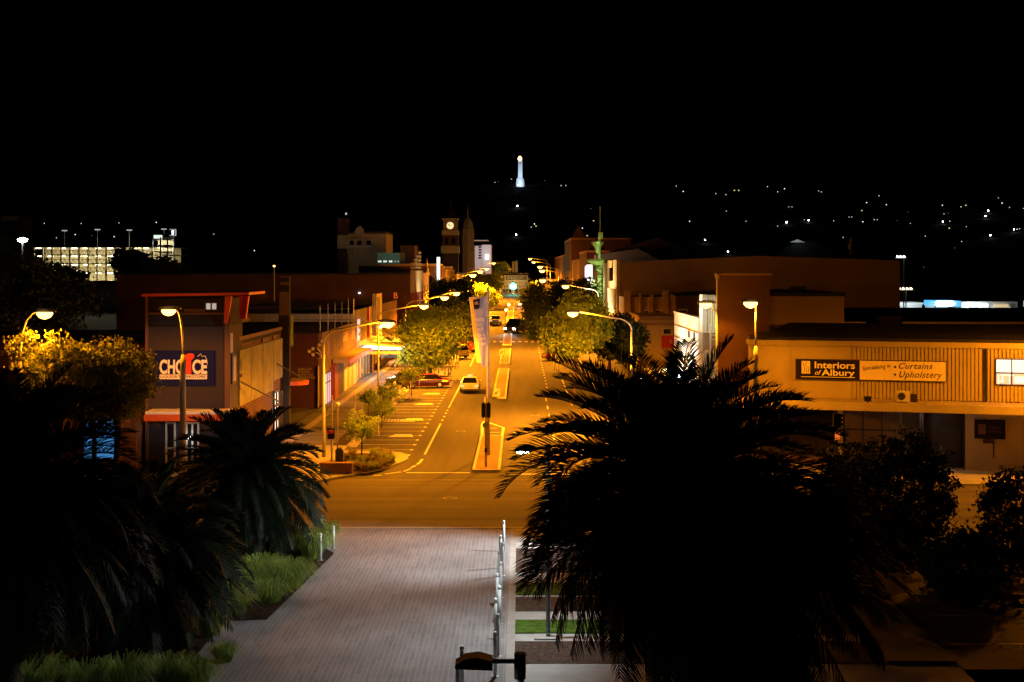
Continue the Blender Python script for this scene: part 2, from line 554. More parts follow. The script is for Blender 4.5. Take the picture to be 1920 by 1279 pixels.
# pale line of tiles along the left footpath and thin pale cross bands
tiles = MB()
strip(tiles, -15.95, -15.35, 84, 330, KZ + 0.005)
y = 84.5
while y < 200:
    strip(tiles, -15.348, -11.6, y, y + 0.16, KZ + 0.005, 1)
    y += 4.6
struct('paving_bands', tiles, M['lightpave'])
# parking apron at the kerb edge is a dish gutter
struct('gutter', strip(MB(), -11.25, -10.85, 92, 152, 0.004), M['concrete'])

# medians
def median(px_poly_near, y0, y1, x0, x1, name_done=[]):
    a = MB(); raised(a, x0 + 0.16, x1 - 0.16, y0 + 0.2, y1 - 0.2, 0.14)
    k = MB(); raised(k, x0, x0 + 0.155, y0, y1, 0.15); raised(k, x1 - 0.155, x1, y0, y1, 0.15)
    raised(k, x0 + 0.157, x1 - 0.157, y0, y0 + 0.195, 0.15, 1); raised(k, x0 + 0.157, x1 - 0.157, y1 - 0.195, y1, 0.15, 1)
    struct('median_paving', a, M['tan_pave']); struct('median_kerb', k, M['kerbpaint'])
M['tan_pave'] = mat('tan_paving', (0.26, 0.17, 0.09), 0.8, var=0.15, scale=1.5)
median(None, 80.6, 97.5, -2.78, -1.15)
for a, b in ((126.5, 163), (172, 196), (203, 236), (245, 330)):
    median(None, a, b, -2.55, -1.25)

# paint on the road
pm = MB()
def line(x0, x1, y0, y1): strip(pm, x0, x1, y0, y1, 0.006)
def bar(px0, py0, px1, py1, wid=0.13):
    a, b = G(px0, py0), G(px1, py1)
    d = (b - a).normalized(); n = Vector((-d.y, d.x, 0)) * wid / 2
    pts = [a - n, a + n, b + n, b - n]
    for p in pts: p.z = road_z(p.y) + 0.006
    pm.quad(*pts[::-1])
line(-6.14, -6.0, 88.3, 106); line(-6.14, -6.0, 118, 148)
for yy in (108, 110.6, 113.2, 115.6): line(-6.15, -5.99, yy, yy + 0.8)
for q in ((788, 866, 792, 861), (782, 871, 788, 866.5), (771, 877, 779, 873), (757, 884, 770, 879), (722, 889, 752, 885), (700, 892, 716, 891)):
    bar(*q, wid=0.16)
yy = 88.0
k = 0
while yy < 150:
    line(-11.0, -7.25, yy, yy + 0.09)
    line(-7.2, -6.98, yy - 0.25, yy + 0.3)
    yy += 2.6 if k % 5 != 4 else 2.6
    k += 1
for yy in (182, 185, 188, 191, 194, 197, 200, 215, 218, 221, 224): line(-11.0, -7.2, yy, yy + 0.1)
for yy in range(185, 330, 9): line(-6.12, -6.0, yy, yy + 4.5)
line(-6.12, -6.0, 168, 183)
for yy in range(130, 210, 4): line(2.62, 2.76, yy, yy + 1.1)
line(4.0, 4.12, 176, 205); line(4.45, 4.57, 120, 150)
for yy in range(96, 128, 7): line(2.3, 2.42, yy, yy + 2.8)
line(-1.0, 4.6, 79.7, 80.0)
line(-6.6, -2.9, 80.3, 80.55)
for i in range(14): line(-6.9 + i * 0.95, -6.45 + i * 0.95, 208.4, 210.6)     # zebra crossing
for q in ((975, 802, 985, 806), (963, 811, 972, 815), (1000, 806, 1010, 811)): bar(*q, wid=0.14)
# painted head of the near median
for q in ((904, 797, 908, 790), (909, 790, 944, 802), (944, 802, 941, 821), (941, 821, 904, 821), (904, 821, 904, 797), (913, 803, 932, 803), (913, 811, 938, 811), (913, 803, 913, 811)): bar(*q, wid=0.2)
for cy in (98.4, 109, 121.5, 131.5): pm.add([(-9.3, cy - 0.8, 0.006), (-7.5, cy - 0.8, 0.006), (-7.75, cy + 0.75, 0.006), (-8.9, cy + 0.75, 0.006)], [(0, 1, 2, 3)])
for yy in (43.6, 50.3, 57.6): pm.box(13.2, 80, yy, yy + 0.12, 0.0, 0.006)
for i in range(14): pm.box(14 + i * 4.5, 16 + i * 4.5, 47.2, 47.3, 0.0, 0.006)
struct('road_markings', pm, M['paint'])
# round service covers in the road
for x_, y_, lab in ((-4.3, 101.0, 'round iron service cover in the left traffic lane before the taxi'), (-3.6, 71.5, 'round iron service cover in the middle of the crossing'), (1.2, 112.0, 'round iron service cover in the right traffic lane')):
    t_ = thing('service_cover', lab, 'service cover', (x_, y_, 0.0))
    obj('ring', MB().lathe([(0.36, 0.004), (0.36, 0.012), (0.3, 0.012)], 20, (x_, y_, 0)), M['steel'], t_)
    obj('lid', MB().lathe([(0.3, 0.004), (0.3, 0.016), (0.05, 0.018)], 20, (x_, y_, 0)), M['darksteel'], t_)
# steel drain grates let into the gutter
for px, py, lab in ((737, 789, 'slotted steel tree grate in the kerbside beyond the second sapling'),):
    g = G(px, py)
    gm = MB()
    for i in range(14): gm.box(g.x - 1.6 + i * 0.24, g.x - 1.48 + i * 0.24, g.y - 0.8, g.y + 0.8, 0.008, 0.03)
    gm.box(g.x - 1.66, g.x + 1.78, g.y - 0.86, g.y - 0.8, 0.008, 0.03); gm.box(g.x - 1.66, g.x + 1.78, g.y + 0.8, g.y + 0.86, 0.008, 0.03)
    single('drain_grate', gm, M['steel'], lab, 'grate')

# ------------------------------------------------------------------ buildings
def block(name, parent, m, *b):
    return obj(name, MB().box(*b), m, parent)

def window(parent, m_glass, x0, x1, y, z0, z1, cols=2, rows=2, fr=0.06, frame=None, facing='front', depth=0.06):
    """a framed window on a wall that faces the camera end (at y) or the street (x0..x1 are then y values and y the wall's x; sign of depth = side)"""
    f, g = MB(), MB()
    def bx(mb, a0, a1, d0, d1, z0, z1):
        if facing == 'front': mb.box(a0, a1, y - d1, y - d0, z0, z1)
        else:
            lo, hi = sorted((y + d0 * (1 if depth > 0 else -1), y + d1 * (1 if depth > 0 else -1)))
            mb.box(lo, hi, a0, a1, z0, z1)
    dp = abs(depth)
    for i in range(cols + 1):
        a = x0 + (x1 - x0) * i / cols
        bx(f, a - fr / 2, a + fr / 2, 0.004, dp, z0 - fr / 2, z1 + fr / 2)
    for j in range(rows + 1):
        z = z0 + (z1 - z0) * j / rows
        for i in range(cols):
            a0 = x0 + (x1 - x0) * i / cols + fr / 2; a1 = x0 + (x1 - x0) * (i + 1) / cols - fr / 2
            bx(f, a0, a1, 0.004, dp - 0.003, z - fr / 2, z + fr / 2)
    bx(g, x0, x1, 0.003, 0.02, z0, z1)
    w_ = obj('window', f, frame or M['darksteel'], parent)
    obj('pane', g, m_glass, w_)
    return w_

# ---- the furnishing shop on the right-hand corner, turned a little from the crossing
A = Vector((13.7, 84.0, 0)); ang = math.atan2(-4.2, 15.0)
u = Vector((math.cos(ang), math.sin(ang), 0)); nn = Vector((math.sin(ang), -math.cos(ang), 0))
def loc(px, py, off=0.0):
    d = Vector(((px - VX) / F, 1, -(py - VY) / F))
    o = Vector((0, 0, H))
    t = ((A + nn * off - o).dot(nn)) / d.dot(nn)
    p = o + d * t
    return (p - A).dot(u), p.z
shop = thing('furnishing_shop', 'two storey cream clad corner shop with a curtains and upholstery signboard and deep awning', 'shop')
ztop = loc(1480, 648)[1]; zaw = loc(1480, 744)[1]
L = 34.0
outl = arc(1.3, 1.3, 1.3, 180, 270, 8) + [(L, 0), (L, 14), (0, 14)]
obj('upper_wall', MB().slab(outl, zaw - 0.15, ztop), M['cream_clad'] if 'cream_clad' in M else M.setdefault('cream_clad', mat('cream_cladding', (0.38, 0.31, 0.18), 0.7, var=0.12, scale=0.6)), shop)
outl2 = [(x + (-0.12 if x < 5 else 0), y - (0.12 if y < 2 else 0)) for x, y in outl]
obj('fascia', MB().slab(outl2, ztop + 0.002, ztop + 0.32), M['cream_clad'], shop)
obj('roof', MB().slab([(x * 1.0, y) for x, y in outl], ztop + 0.323, ztop + 0.5).add([(0.5, 1.5, ztop + 0.5), (L, 1.5, ztop + 0.5), (L, 14, ztop + 0.5), (0.5, 14, ztop + 0.5), (2, 7.5, ztop + 1.1), (L, 7.5, ztop + 1.1)], [(0, 1, 5, 4), (1, 2, 5), (2, 3, 4, 5), (3, 0, 4)]), M['roof'], shop)
cl = MB()
xx = loc(1600, 700)[0]
xend = loc(1846, 700)[0]
while xx < L - 0.3:
    if loc(1862, 700)[0] < xx < loc(1930, 700)[0]:
        cl.box(xx, xx + 0.155, -0.055, -0.002, zaw + 0.02, loc(1868, 722)[1] - 0.06); cl.box(xx, xx + 0.155, -0.055, -0.002, loc(1868, 673)[1] + 0.08, ztop - 0.03)
    elif not (xend - 0.1 < xx < xend + 0.3): cl.box(xx, xx + 0.155, -0.055, -0.002, zaw + 0.02, ztop - 0.03)
    xx += 0.215
obj('cladding', cl, M['cream_clad'], shop)
sx = loc(1483, 700)[0]
obj('panel_joint', MB().box(sx - 0.04, sx + 0.04, -0.03, -0.002, zaw, ztop - 0.02), M['tan'], shop)
obj('downpipe', MB().tube([(xend + 0.1, -0.12, zaw), (xend + 0.1, -0.12, ztop)], 0.07), M['darksteel'], shop)
# signboard
s0, z1 = loc(1493, 674, 0.1); s1, z0 = loc(1773, 715, 0.1); sm_ = loc(1612, 700, 0.1)[0]
hh = z1 - z0
obj('signboard', MB().box(s0 - 0.05, s1 + 0.05, -0.16, -0.10, z0 - 0.05, z1 + 0.05), M['ink'], shop)
obj('name_panel', MB().box(s0, sm_, -0.185, -0.162, z0, z1), M['maroon'], shop)
obj('trade_panel', MB().box(sm_ + 0.004, s1, -0.185, -0.162, z0, z1), M['signcream'], shop)
ex = MB()
ex.box(s0 + 0.32, s0 + 0.82, -0.2, -0.187, z0 + 0.26 * hh, z0 + 0.93 * hh)
obj('emblem', ex, M['letter'], shop)
em = MB()
for pts in (((0.0, 0.92), (0.1, 0.7), (0.16, 0.66), (0.26, 0.92)), ((0.14, 0.66), (0.13, 0.4), (0.04, 0.3)), ((0.26, 0.3), (0.24, 0.55), (0.3, 0.66), (0.38, 0.6), (0.38, 0.3)), ((0.3, 0.45), (0.44, 0.45))):
    em.tube([(s0 + 0.36 + a, -0.203, z0 + hh * b) for a, b in pts], 0.014, 5)
obj('emblem_drawing', em, M['ink'], shop)
def sign_text(word, m_, px0, py0, px1, py1, bold=0.0, shear=0.0, tilt=0.0, sp=1.0):
    x0_, za_ = loc(px0, py0, 0.19); x1_, zb_ = loc(px1, py1, 0.19)
    return text('lettering', word, m_, (x0_, -0.188, zb_), 0.6, (R(90), R(-tilt), 0), shop, 0.006, bold, shear, 'LEFT', 1.0, sp, 1.0, (x1_ - x0_, za_ - zb_))
sign_text('Interiors', M['letter'], 1527.5, 678, 1603, 692, 0.012)
sign_text('of', M['letter'], 1528, 694, 1540, 703, 0.004, 0.3)
sign_text('Albury', M['letter'], 1540.5, 692.5, 1602.5, 709, 0.012)
sign_text('Specialising in', M['ink'], 1617, 687, 1671, 698, 0.0, 0.3, 7)
sign_text('Curtains', M['ink'], 1685.5, 680.5, 1749, 692.5, 0.003, 0.35, 0, 1.1)
sign_text('Upholstery', M['ink'], 1686, 696, 1767, 713, 0.003, 0.35, 0, 1.1)
ul = MB(); ul.box(s0 + 0.3, sm_ - 0.28, -0.195, -0.187, z0 + 0.08 * hh, z0 + 0.11 * hh)
obj('underline', ul, M['letter'], shop)
for zz in (0.70, 0.30):
    obj('bullet', MB().prism([(sm_ + 2.02 + 0.07 * math.cos(k * math.pi / 5), -0.195, z0 + zz * hh + 0.07 * math.sin(k * math.pi / 5)) for k in range(10)], (0, 0.009, 0)), M['ink'], shop)
# awning: its top, its front board
fa0 = loc(1450, 751, 3.0); fb0 = loc(1450, 766, 3.0)
za1, za0 = fa0[1], fb0[1]
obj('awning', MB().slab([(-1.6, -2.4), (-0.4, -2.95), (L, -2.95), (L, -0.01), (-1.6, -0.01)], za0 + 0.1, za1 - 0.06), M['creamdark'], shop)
obj('awning_board', MB().slab([(-1.7, -2.46), (-0.4, -3.05), (L, -3.05), (L, -2.955), (-0.4, -2.955), (-1.6, -2.405)], za0, za1), M['cream'], shop)
ax0, az = loc(1681, 742, 1.4); ax1, _ = loc(1706, 742, 1.4)
zb = za1 - 0.05
acu = thing('air_conditioner', 'cream split system air conditioner with a round fan standing on the shop awning', 'air conditioner')
obj('casing', MB().box(ax0, ax1, -1.75, -1.4, zb + 0.06, zb + 0.66), M['trim'], acu)
obj('fan_grille', MB().prism([(ax0 + 0.28 + 0.22 * math.cos(k * math.pi / 8), -1.775, zb + 0.36 + 0.22 * math.sin(k * math.pi / 8)) for k in range(16)], (0, 0.024, 0)), M['ink'], acu)
for a_ in (ax0 + 0.05, ax1 - 0.15): obj('foot', MB().box(a_, a_ + 0.1, -1.75, -1.4, zb, zb + 0.059), M['steel'], acu)
obj('hose_cover', MB().box(ax1 + 0.02, ax1 + 0.42, -1.3, -1.0, zb, zb + 0.45), M['ink'], acu)
fx, _ = loc(1627, 742, 2.7)
fl = single('sign_floodlight', MB().box(fx - 0.2, fx + 0.2, -2.8, -2.55, zb + 0.12, zb + 0.4).tube([(fx, -2.65, zb), (fx, -2.65, zb + 0.13)], 0.04), M['black'], 'small black floodlight on the edge of the shop awning', 'floodlight')
# ground floor
g0 = loc(1500, 860)[0]
gz = 0.13
for a, b in ((1380, 1402), (1570, 1580)): obj('pier', MB().box(loc(a, 800)[0], loc(b, 800)[0], 0, 0.4, gz, zaw - 0.2), M['cream'], shop)
obj('lower_wall', MB().box(loc(1810, 800)[0], L, 0, 0.4, gz, zaw - 0.2), M['cream'], shop)
obj('plinth', MB().box(loc(1402, 800)[0], loc(1570, 800)[0], 0.05, 0.4, gz, gz + 0.5), M['tan'], shop)
obj('plinth', MB().box(loc(1580, 800)[0], loc(1728, 800)[0], 0.05, 0.4, gz, gz + 0.6), M['tan'], shop)
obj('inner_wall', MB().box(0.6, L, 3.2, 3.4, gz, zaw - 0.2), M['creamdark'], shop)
obj('shop_floor', MB().box(0.6, L, 0.41, 3.19, gz - 0.1, gz + 0.02), M['tan'], shop)
def lw(a, b, za, zb_, cols, rows, glass):
    return window(shop, glass, loc(a, 800)[0], loc(b, 800)[0], 0.2, za, zb_, cols, rows, 0.09, M['ink'])
M['clearglass'] = bpy.data.materials.new('shop_glass')
M['clearglass'].use_nodes = True
_b = M['clearglass'].node_tree.nodes['Principled BSDF']
_b.inputs['Transmission Weight'].default_value = 1.0; _b.inputs['Roughness'].default_value = 0.02; _b.inputs['IOR'].default_value = 1.05
lw(1404, 1568, gz + 0.5, zaw - 0.3, 4, 1, M['glassdark'])
lw(1582, 1726, gz + 0.6, zaw - 0.3, 4, 2, M['clearglass'])
dx0, dx1 = loc(1730, 800)[0], loc(1809, 800)[0]
dr = obj('door_recess', MB().box(dx0, dx1, 0.9, 1.0, gz, zaw - 0.2).box(dx0 - 0.02, dx0 + 0.05, 0.0, 0.9, gz, zaw - 0.2).box(dx1 - 0.08, dx1, 0.0, 0.9, gz, zaw - 0.2), M['ink'], shop)
d_ = obj('door', MB().box(dx0 + 0.9, dx1 - 0.2, 0.8, 0.86, gz + 0.02, 2.6), M['shutter'], shop)
obj('handle', MB().tube([(dx0 + 1.05, 0.76, 1.0), (dx0 + 1.05, 0.76, 1.4)], 0.02), M['steel'], d_)
obj('notice_board', MB().box(loc(1827, 800)[0], loc(1885, 800)[0], -0.09, -0.005, loc(1856, 823)[1], loc(1856, 787)[1]), M['maroon'], shop)
text('notice_lettering', 'Interiors\nof Albury', M['mauve'], (loc(1852, 810)[0], -0.095, loc(1852, 812)[1]), 0.3, FRONT, shop, 0.004, fit=(loc(1879, 800)[0] - loc(1853, 800)[0], 0.42))
obj('notice_picture', MB().box(loc(1834, 800)[0], loc(1848, 800)[0], -0.1, -0.092, loc(1840, 814)[1], loc(1840, 795)[1]), M['mauve'], shop)
obj('wall_lamp_box', MB().box(loc(1843, 800)[0], loc(1862, 800)[0], -0.2, -0.005, loc(1850, 831)[1], loc(1850, 825)[1]).tube([(loc(1863, 800)[0], -0.05, loc(1863, 858)[1]), (loc(1863, 800)[0], -0.05, loc(1863, 826)[1])], 0.03), M['ink'], shop)
# lit upstairs window
wz1, wz0 = loc(1868, 674)[1], loc(1868, 720)[1]; wx0, wx1 = loc(1868, 700)[0], loc(1926, 700)[0]
wf, wg, wd = MB(), MB(), MB()
wm = (wz0 + wz1) / 2 - 0.05
wmx = (wx0 + wx1) / 2
for a, b, c, d in ((wx0 - .06, wx0, wz0 - .06, wz1 + .06), (wx1, wx1 + .06, wz0 - .06, wz1 + .06), (wmx - .03, wmx + .03, wz0, wz1), (wx0, wx1, wz1, wz1 + .06), (wx0, wx1, wz0 - .06, wz0), (wx0, wmx - .032, wm - .03, wm + .03), (wmx + .032, wx1, wm - .03, wm + .03)):
    wf.box(a, b, -0.1, -0.049, c, d)
wo = obj('window', wf, M['ink'], shop)
obj('pane', wg.box(wx0, wx1, -0.062, -0.051, wm, wz1), E['office'], wo)
obj('pane', wd.box(wx0, wx1, -0.062, -0.051, wz0, wm), E['officedim'], wo)
ch = MB()
for a, b, c, d in ((0.08, 0.14, 0.0, 0.55), (0.08, 0.42, 0.12, 0.2), (0.2, 0.95, 0.5, 0.55), (0.3, 0.36, 0.2, 0.5), (0.7, 0.74, 0.0, 0.5), (1.0, 1.5, 0.08, 0.45)): ch.box(wx0 + a, wx0 + b, -0.066, -0.063, wz0 + c, wz0 + d)
obj('furniture_seen_inside', ch, E['office'], wo)
gx, gzz = loc(1718, 769, 1.0)
gl = obj('ceiling_lamp', MB().lathe([(0.05, 0.14), (0.2, 0.1), (0.26, 0.0), (0.2, -0.1), (0.05, -0.14)], 14, (gx, -1.0, za0 - 0.05)), E['globe'], shop)
light(shop, 'POINT', (gx, -0.75, za0 - 0.3), 22, (1.0, 0.93, 0.8), 0.12, name='awning_light')
for o in (shop, acu):
    o.location = A; o.rotation_euler = (0, 0, ang)
fl.location = A; fl.rotation_euler = (0, 0, ang)

# ---- plain brown blocks behind the furnishing shop
b = thing('brown_block', 'tall windowless brown end wall rising behind the furnishing shop roof', 'building', (14.5, 92, 0))
block('wall', b, M['brown'], 12.9, 16.3, 90.4, 91.2, 0, 11.42)
block('parapet', b, M['tan'], 12.8, 16.4, 90.3, 91.3, 11.423, 11.52)
obj('downpipe', MB().tube([(12.84, 90.32, 0), (12.84, 90.32, 11.3)], 0.06).lathe([(0.14, 0), (0.16, 0.25)], 8, (12.84, 90.32, 11.2)), M['steel'], b)
b = thing('rear_block', 'lower brown flat roofed block joined to the right of the tall end wall', 'building', (19, 96, 0))
block('wall', b, M['hallwall'], 16.45, 22.2, 95, 110, 0, 9.95)
block('roof', b, M['roof'], 16.45, 22.3, 94.9, 110.1, 9.953, 10.2)
vv = MB(); vv.box(17.6, 18.6, 94.88, 94.99, 10.21, 10.3)
obj('roof_vent', MB().box(19.0, 20.0, 97, 98, 10.203, 10.6), M['roof'], b)
obj('corrugated_strip', MB().add([(16.46 + i * 0.09, 94.97, 9.1 + 0.09 * i * 0.9) for i in range(1)] and [(16.46, 94.97, 9.2), (17.1, 94.97, 9.9), (16.46, 94.97, 9.9)], [(0, 1, 2)]), M['trim'], b)
b = thing('long_shed', 'long low dark roofed shed stretching to the right behind the furnishing shop', 'shed', (40, 104, 0))
block('wall', b, M['redbrown'], 22.8, 75, 104, 124, 0, 7.8)
obj('roof', MB().prism([(22.7, 103.6, 7.803), (22.7, 124.4, 7.803), (22.7, 114, 8.65)], (52.5, 0, 0)), M['roof'], b)
block('gutter', b, M['trim'], 22.7, 75.2, 103.4, 103.59, 7.72, 7.88)
block('flue', b, M['roof'], 26.2, 27.9, 101.2, 102.9, 0, 8.4)

# ---- white floodlit shop
b = thing('white_shop', 'white shop with a blank street wall floodlit in cold light, beside a corrugated end', 'shop', (14, 104, 0))
block('street_wall', b, M['white'], 12.9, 13.2, 100.2, 116, 0, 8.2)
block('roof', b, M['roof'], 13.203, 22, 100.4, 116, 7.4, 7.7)
block('parapet_cap', b, M['white'], 12.82, 13.3, 100.1, 116.1, 8.203, 8.32)
gr = MB()
gr.box(12.86, 12.898, 100.2, 116, 7.18, 7.24); gr.box(12.86, 12.898, 100.2, 116, 6.2, 6.28); gr.box(12.87, 12.898, 108, 108.05, 6.3, 7.1)
obj('joint', gr, M['darksteel'], b)
obj('wall_vent', MB().box(12.85, 12.898, 102.1, 103.0, 6.5, 7.1).box(12.87, 12.898, 105.2, 106.4, 6.6, 7.1), M['darksteel'], b)
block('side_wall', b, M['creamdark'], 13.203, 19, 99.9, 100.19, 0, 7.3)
block('upper_box', b, M['white'], 12.9, 19, 98.0, 99.6, 7.31, 10.0)
co = MB()
xx = 13.25
while xx < 16.2:
    co.box(xx, xx + 0.09, 97.93, 97.998, 7.4, 9.95); xx += 0.17
obj('corrugated_cladding', co, M['cream'], b)
lv = MB()
for i in range(5): lv.box(14.3, 15.9, 97.86, 97.93, 9.3 - i * 0.14, 9.37 - i * 0.14)
obj('louvre', lv, M['darksteel'], b)
fb = MB()
for zz in (7.75, 7.45, 7.15, 6.85): fb.box(13.4, 17, 97.2, 97.26, zz, zz + 0.07)
fb.box(13.3, 13.42, 97.2, 97.3, 0, 8.0); fb.box(13.0, 17, 97.15, 97.4, 5.9, 6.1)
obj('stair_rail', fb, M['trim'], b)
obj('stair_brace', MB().tube([(13.0, 97.3, 2.4), (17, 97.3, 5.8)], 0.04).tube([(13.4, 97.3, 4.0), (15.0, 97.3, 2.4)], 0.04), M['darksteel'], b)
block('stair_wall', b, M['creamdark'], 13.0, 17, 99.2, 99.6, 0, 5.88)
aw = obj('awning', MB().box(10.4, 12.85, 100.2, 116, 3.3, 3.55), M['white'], b)
fx_ = MB()
for y_ in (102, 105.5, 109, 112.5): fx_.box(12.0, 12.5, y_, y_ + 1.2, 3.56, 3.68)
obj('floodlight', fx_, E['cool'], b)
for y_ in (102.6, 109.2): light(b, 'SPOT', (11.3, y_, 3.9), 1700, (0.80, 1.0, 0.88), 0.2, 140, 0.7, (12.9, y_ + 1.5, 7.0), 'floodlight_beam')
light(b, 'POINT', (11.9, 98.9, 8.8), 130, (1.0, 1.0, 0.75), 0.15, name='wall_beam')
light(b, 'POINT', (14.2, 96.2, 8.6), 130, (1.0, 1.0, 0.72), 0.15, name='stair_light')
light(b, 'POINT', (14.6, 97.6, 4.9), 90, (1.0, 1.0, 0.72), 0.15, name='stair_light')

# ---- art deco block, brick block, low shop with the red board
b = thing('art_deco_building', 'tan art deco building with stepped pilasters on its blank side', 'building', (16, 176, 0))
block('wall', b, M['tan'], 12.9, 18.4, 172, 180.5, 0, 8.35)
pi_ = MB()
for a, c, z in ((12.9, 13.7, 9.15), (14.75, 15.0, 8.75), (16.2, 16.5, 8.75), (17.6, 18.4, 9.2)): pi_.box(a, c, 171.7, 171.997, 0, z)
obj('pilaster', pi_, M['tan'], b)
for a in (15.35, 16.8): window(b, M['glassdark'], a, a + 0.65, 171.99, 6.1, 6.7, 1, 1, 0.12, M['trim'])
b = thing('brick_block', 'dark brick upper block with one pale lintelled window, right of the tan pilasters', 'building', (20, 166, 0))
block('wall', b, M['brown'], 18.5, 21.6, 165, 179, 0, 8.6)
block('roof', b, M['roof'], 18.45, 21.7, 164.9, 179, 8.603, 8.8)
window(b, M['glassdark'], 18.95, 19.9, 164.99, 6.4, 7.0, 1, 1, 0.14, M['trim'])
obj('downpipe', MB().tube([(21.2, 164.9, 6.2), (21.2, 164.9, 8.6)], 0.05), M['trim'], b)
b = thing('low_shop', 'low cream shop with a heavy cornice and a red board on its side', 'shop', (15, 154, 0))
block('wall', b, M['cream'], 12.9, 16.7, 150, 163, 0, 6.3)
block('cornice', b, M['tan'], 12.75, 16.85, 149.85, 163.1, 5.75, 6.0)
block('parapet', b, M['tan'], 12.9, 16.7, 150.0, 163, 6.303, 6.75)
window(b, M['glassdark'], 15.45, 16.4, 149.99, 4.75, 5.4, 1, 1, 0.14, M['trim'])
block('red_board', b, M['redpaint'], 15.3, 16.7, 149.9, 149.98, 3.3, 4.65)
text('board_lettering', 'S', M['letter'], (16.15, 149.88, 3.75), 0.6, FRONT, b, 0.01)
b = thing('low_annexe', 'brown lean to annexe between the low cream shop and the white shop', 'building', (18.6, 148, 0))
block('wall', b, M['hallwall'], 16.8, 24, 140, 160, 0, 5.2)
block('roof', b, M['roof'], 16.75, 24.1, 139.9, 160, 5.203, 5.4)

# ---- the big hall and its lit front
b = thing('theatre_hall', 'huge windowless tan hall with a low gabled top beyond the lower roofs', 'hall', (30, 190, 0))
obj('wall', MB().prism([(13.0, 181, 0), (49.6, 181, 0), (49.6, 181, 12.95), (31, 181, 13.55), (13.0, 181, 12.75)], (0, 60, 0)), M['hallwall'], b)
block('front_wall', b, M['cream'], 12.6, 12.99, 181, 200, 0, 13.05)
fi = MB()
for i in range(9): fi.box(12.35, 12.597, 182 + i * 1.7, 182.5 + i * 1.7, 6.0, 9.2)
obj('fin', fi, M['steel'], b)
block('blade_sign', b, M['maroon'], 12.2, 12.59, 188, 191, 10.2, 12.0)
obj('ledge', MB().box(12.2, 12.597, 181, 200, 5.6, 5.8), M['cream'], b)
light(b, 'SPOT', (9.6, 191, 5.2), 12000, (1.0, 0.80, 0.36), 0.3, 150, 0.7, (12.6, 190, 9.5), 'front_floodlight')
b = thing('gabled_roof_building', 'dim brown gable of a big shed showing above the hall', 'shed', (24, 270, 0))
obj('wall', MB().prism([(17, 262, 0), (31.0, 262, 0), (31.0, 262, 15.6), (26.0, 262, 17.8), (18.5, 262, 15.2), (17, 262, 15.2)], (0, 30, 0)), M['brown'], b)
obj('lower_roof', MB().prism([(14, 258, 0), (28, 258, 0), (28, 258, 12.4), (22, 258, 15.6), (14, 258, 14.5)], (0, 3.9, 0)), M['hallwall'], b)
b = thing('domed_shed', 'dark curved roof with a pale triangular gable on the skyline', 'shed', (64, 310, 0))
obj('roof', MB().prism([(57 + 16 * (i / 10), 312, 15.0 + 3.2 * math.sin(math.pi * i / 10)) for i in range(11)] + [(73, 312, 0), (57, 312, 0)], (0, 25, 0)), M['roof'], b)
obj('gable', MB().add([(60.6, 311.9, 17.85), (64.2, 311.9, 17.85), (62.4, 311.9, 18.55)], [(0, 1, 2)]), M['white'], b)
light(b, 'POINT', (62.4, 309.5, 18.3), 60, COOL, 0.1, name='gable_light')
b = thing('roof_mast', 'thin pale mast standing on the roof ridge of the hall', 'mast', (47, 195, 13))
obj('pole', MB().tube([(46.5, 195, 13.0), (46.5, 195, 16.3)], 0.12), M['trim'], b)
obj('antenna', MB().box(46.1, 46.38, 194.9, 195.1, 14.6, 15.4).box(46.3, 46.6, 194.7, 194.9, 13.1, 13.4), M['trim'], b)

# ---- green lit tower
b = thing('green_tower', 'slender lattice tower washed in green light with two flared caps and a mast', 'tower', (12.6, 218, 0))
tw = MB()
for x_, y_ in ((11.6, 217), (13.4, 217), (11.6, 219), (13.4, 219)): tw.tube([(x_, y_, 0), (x_, y_, 12.3)], 0.14, 6)
z_ = 4.0; s_ = 1
while z_ < 12:
    tw.tube([(11.6, 217, z_), (13.4, 217, z_ + 1.3)] if s_ > 0 else [(13.4, 217, z_), (11.6, 217, z_ + 1.3)], 0.07, 5)
    tw.tube([(11.6, 217, z_), (11.6, 219, z_ + 1.3)], 0.07, 5)
    tw.box(11.5, 13.5, 216.93, 217.07, z_, z_ + 0.12)
    z_ += 1.3; s_ = -s_
obj('lattice', tw, M['darksteel'], b)
block('core', b, M['green_steel'], 12.2, 12.8, 217.7, 218.3, 0, 12.3)
obj('cap', MB().lathe([(0.45, 11.6), (1.1, 12.5), (2.1, 13.1), (2.1, 13.35), (0.4, 13.4)], 10, (12.5, 218, 0)), M['green_steel'], b)
obj('cap', MB().lathe([(0.25, 14.3), (0.5, 15.2), (1.0, 15.95), (1.0, 16.1), (0.3, 16.15)], 10, (12.2, 218, 0)), M['green_steel'], b)
block('lantern', b, M['green_steel'], 12.3, 13.0, 217.6, 218.4, 16.6, 17.6)
obj('mast', MB().tube([(12.5, 218, 13.4), (12.5, 218, 16.6)], 0.2).tube([(12.6, 218, 17.6), (12.6, 218, 21.6)], 0.09), M['green_steel'], b)
for p_, pw in (((11.4, 215.4, 9.6), 900), ((11.2, 215.0, 5.2), 900), ((12.2, 216.4, 13.9), 130), ((12.2, 216.6, 16.3), 50)):
    light(b, 'POINT', p_, pw * 0.45, (0.85, 1.0, 0.42), 0.15, name='green_floodlight')

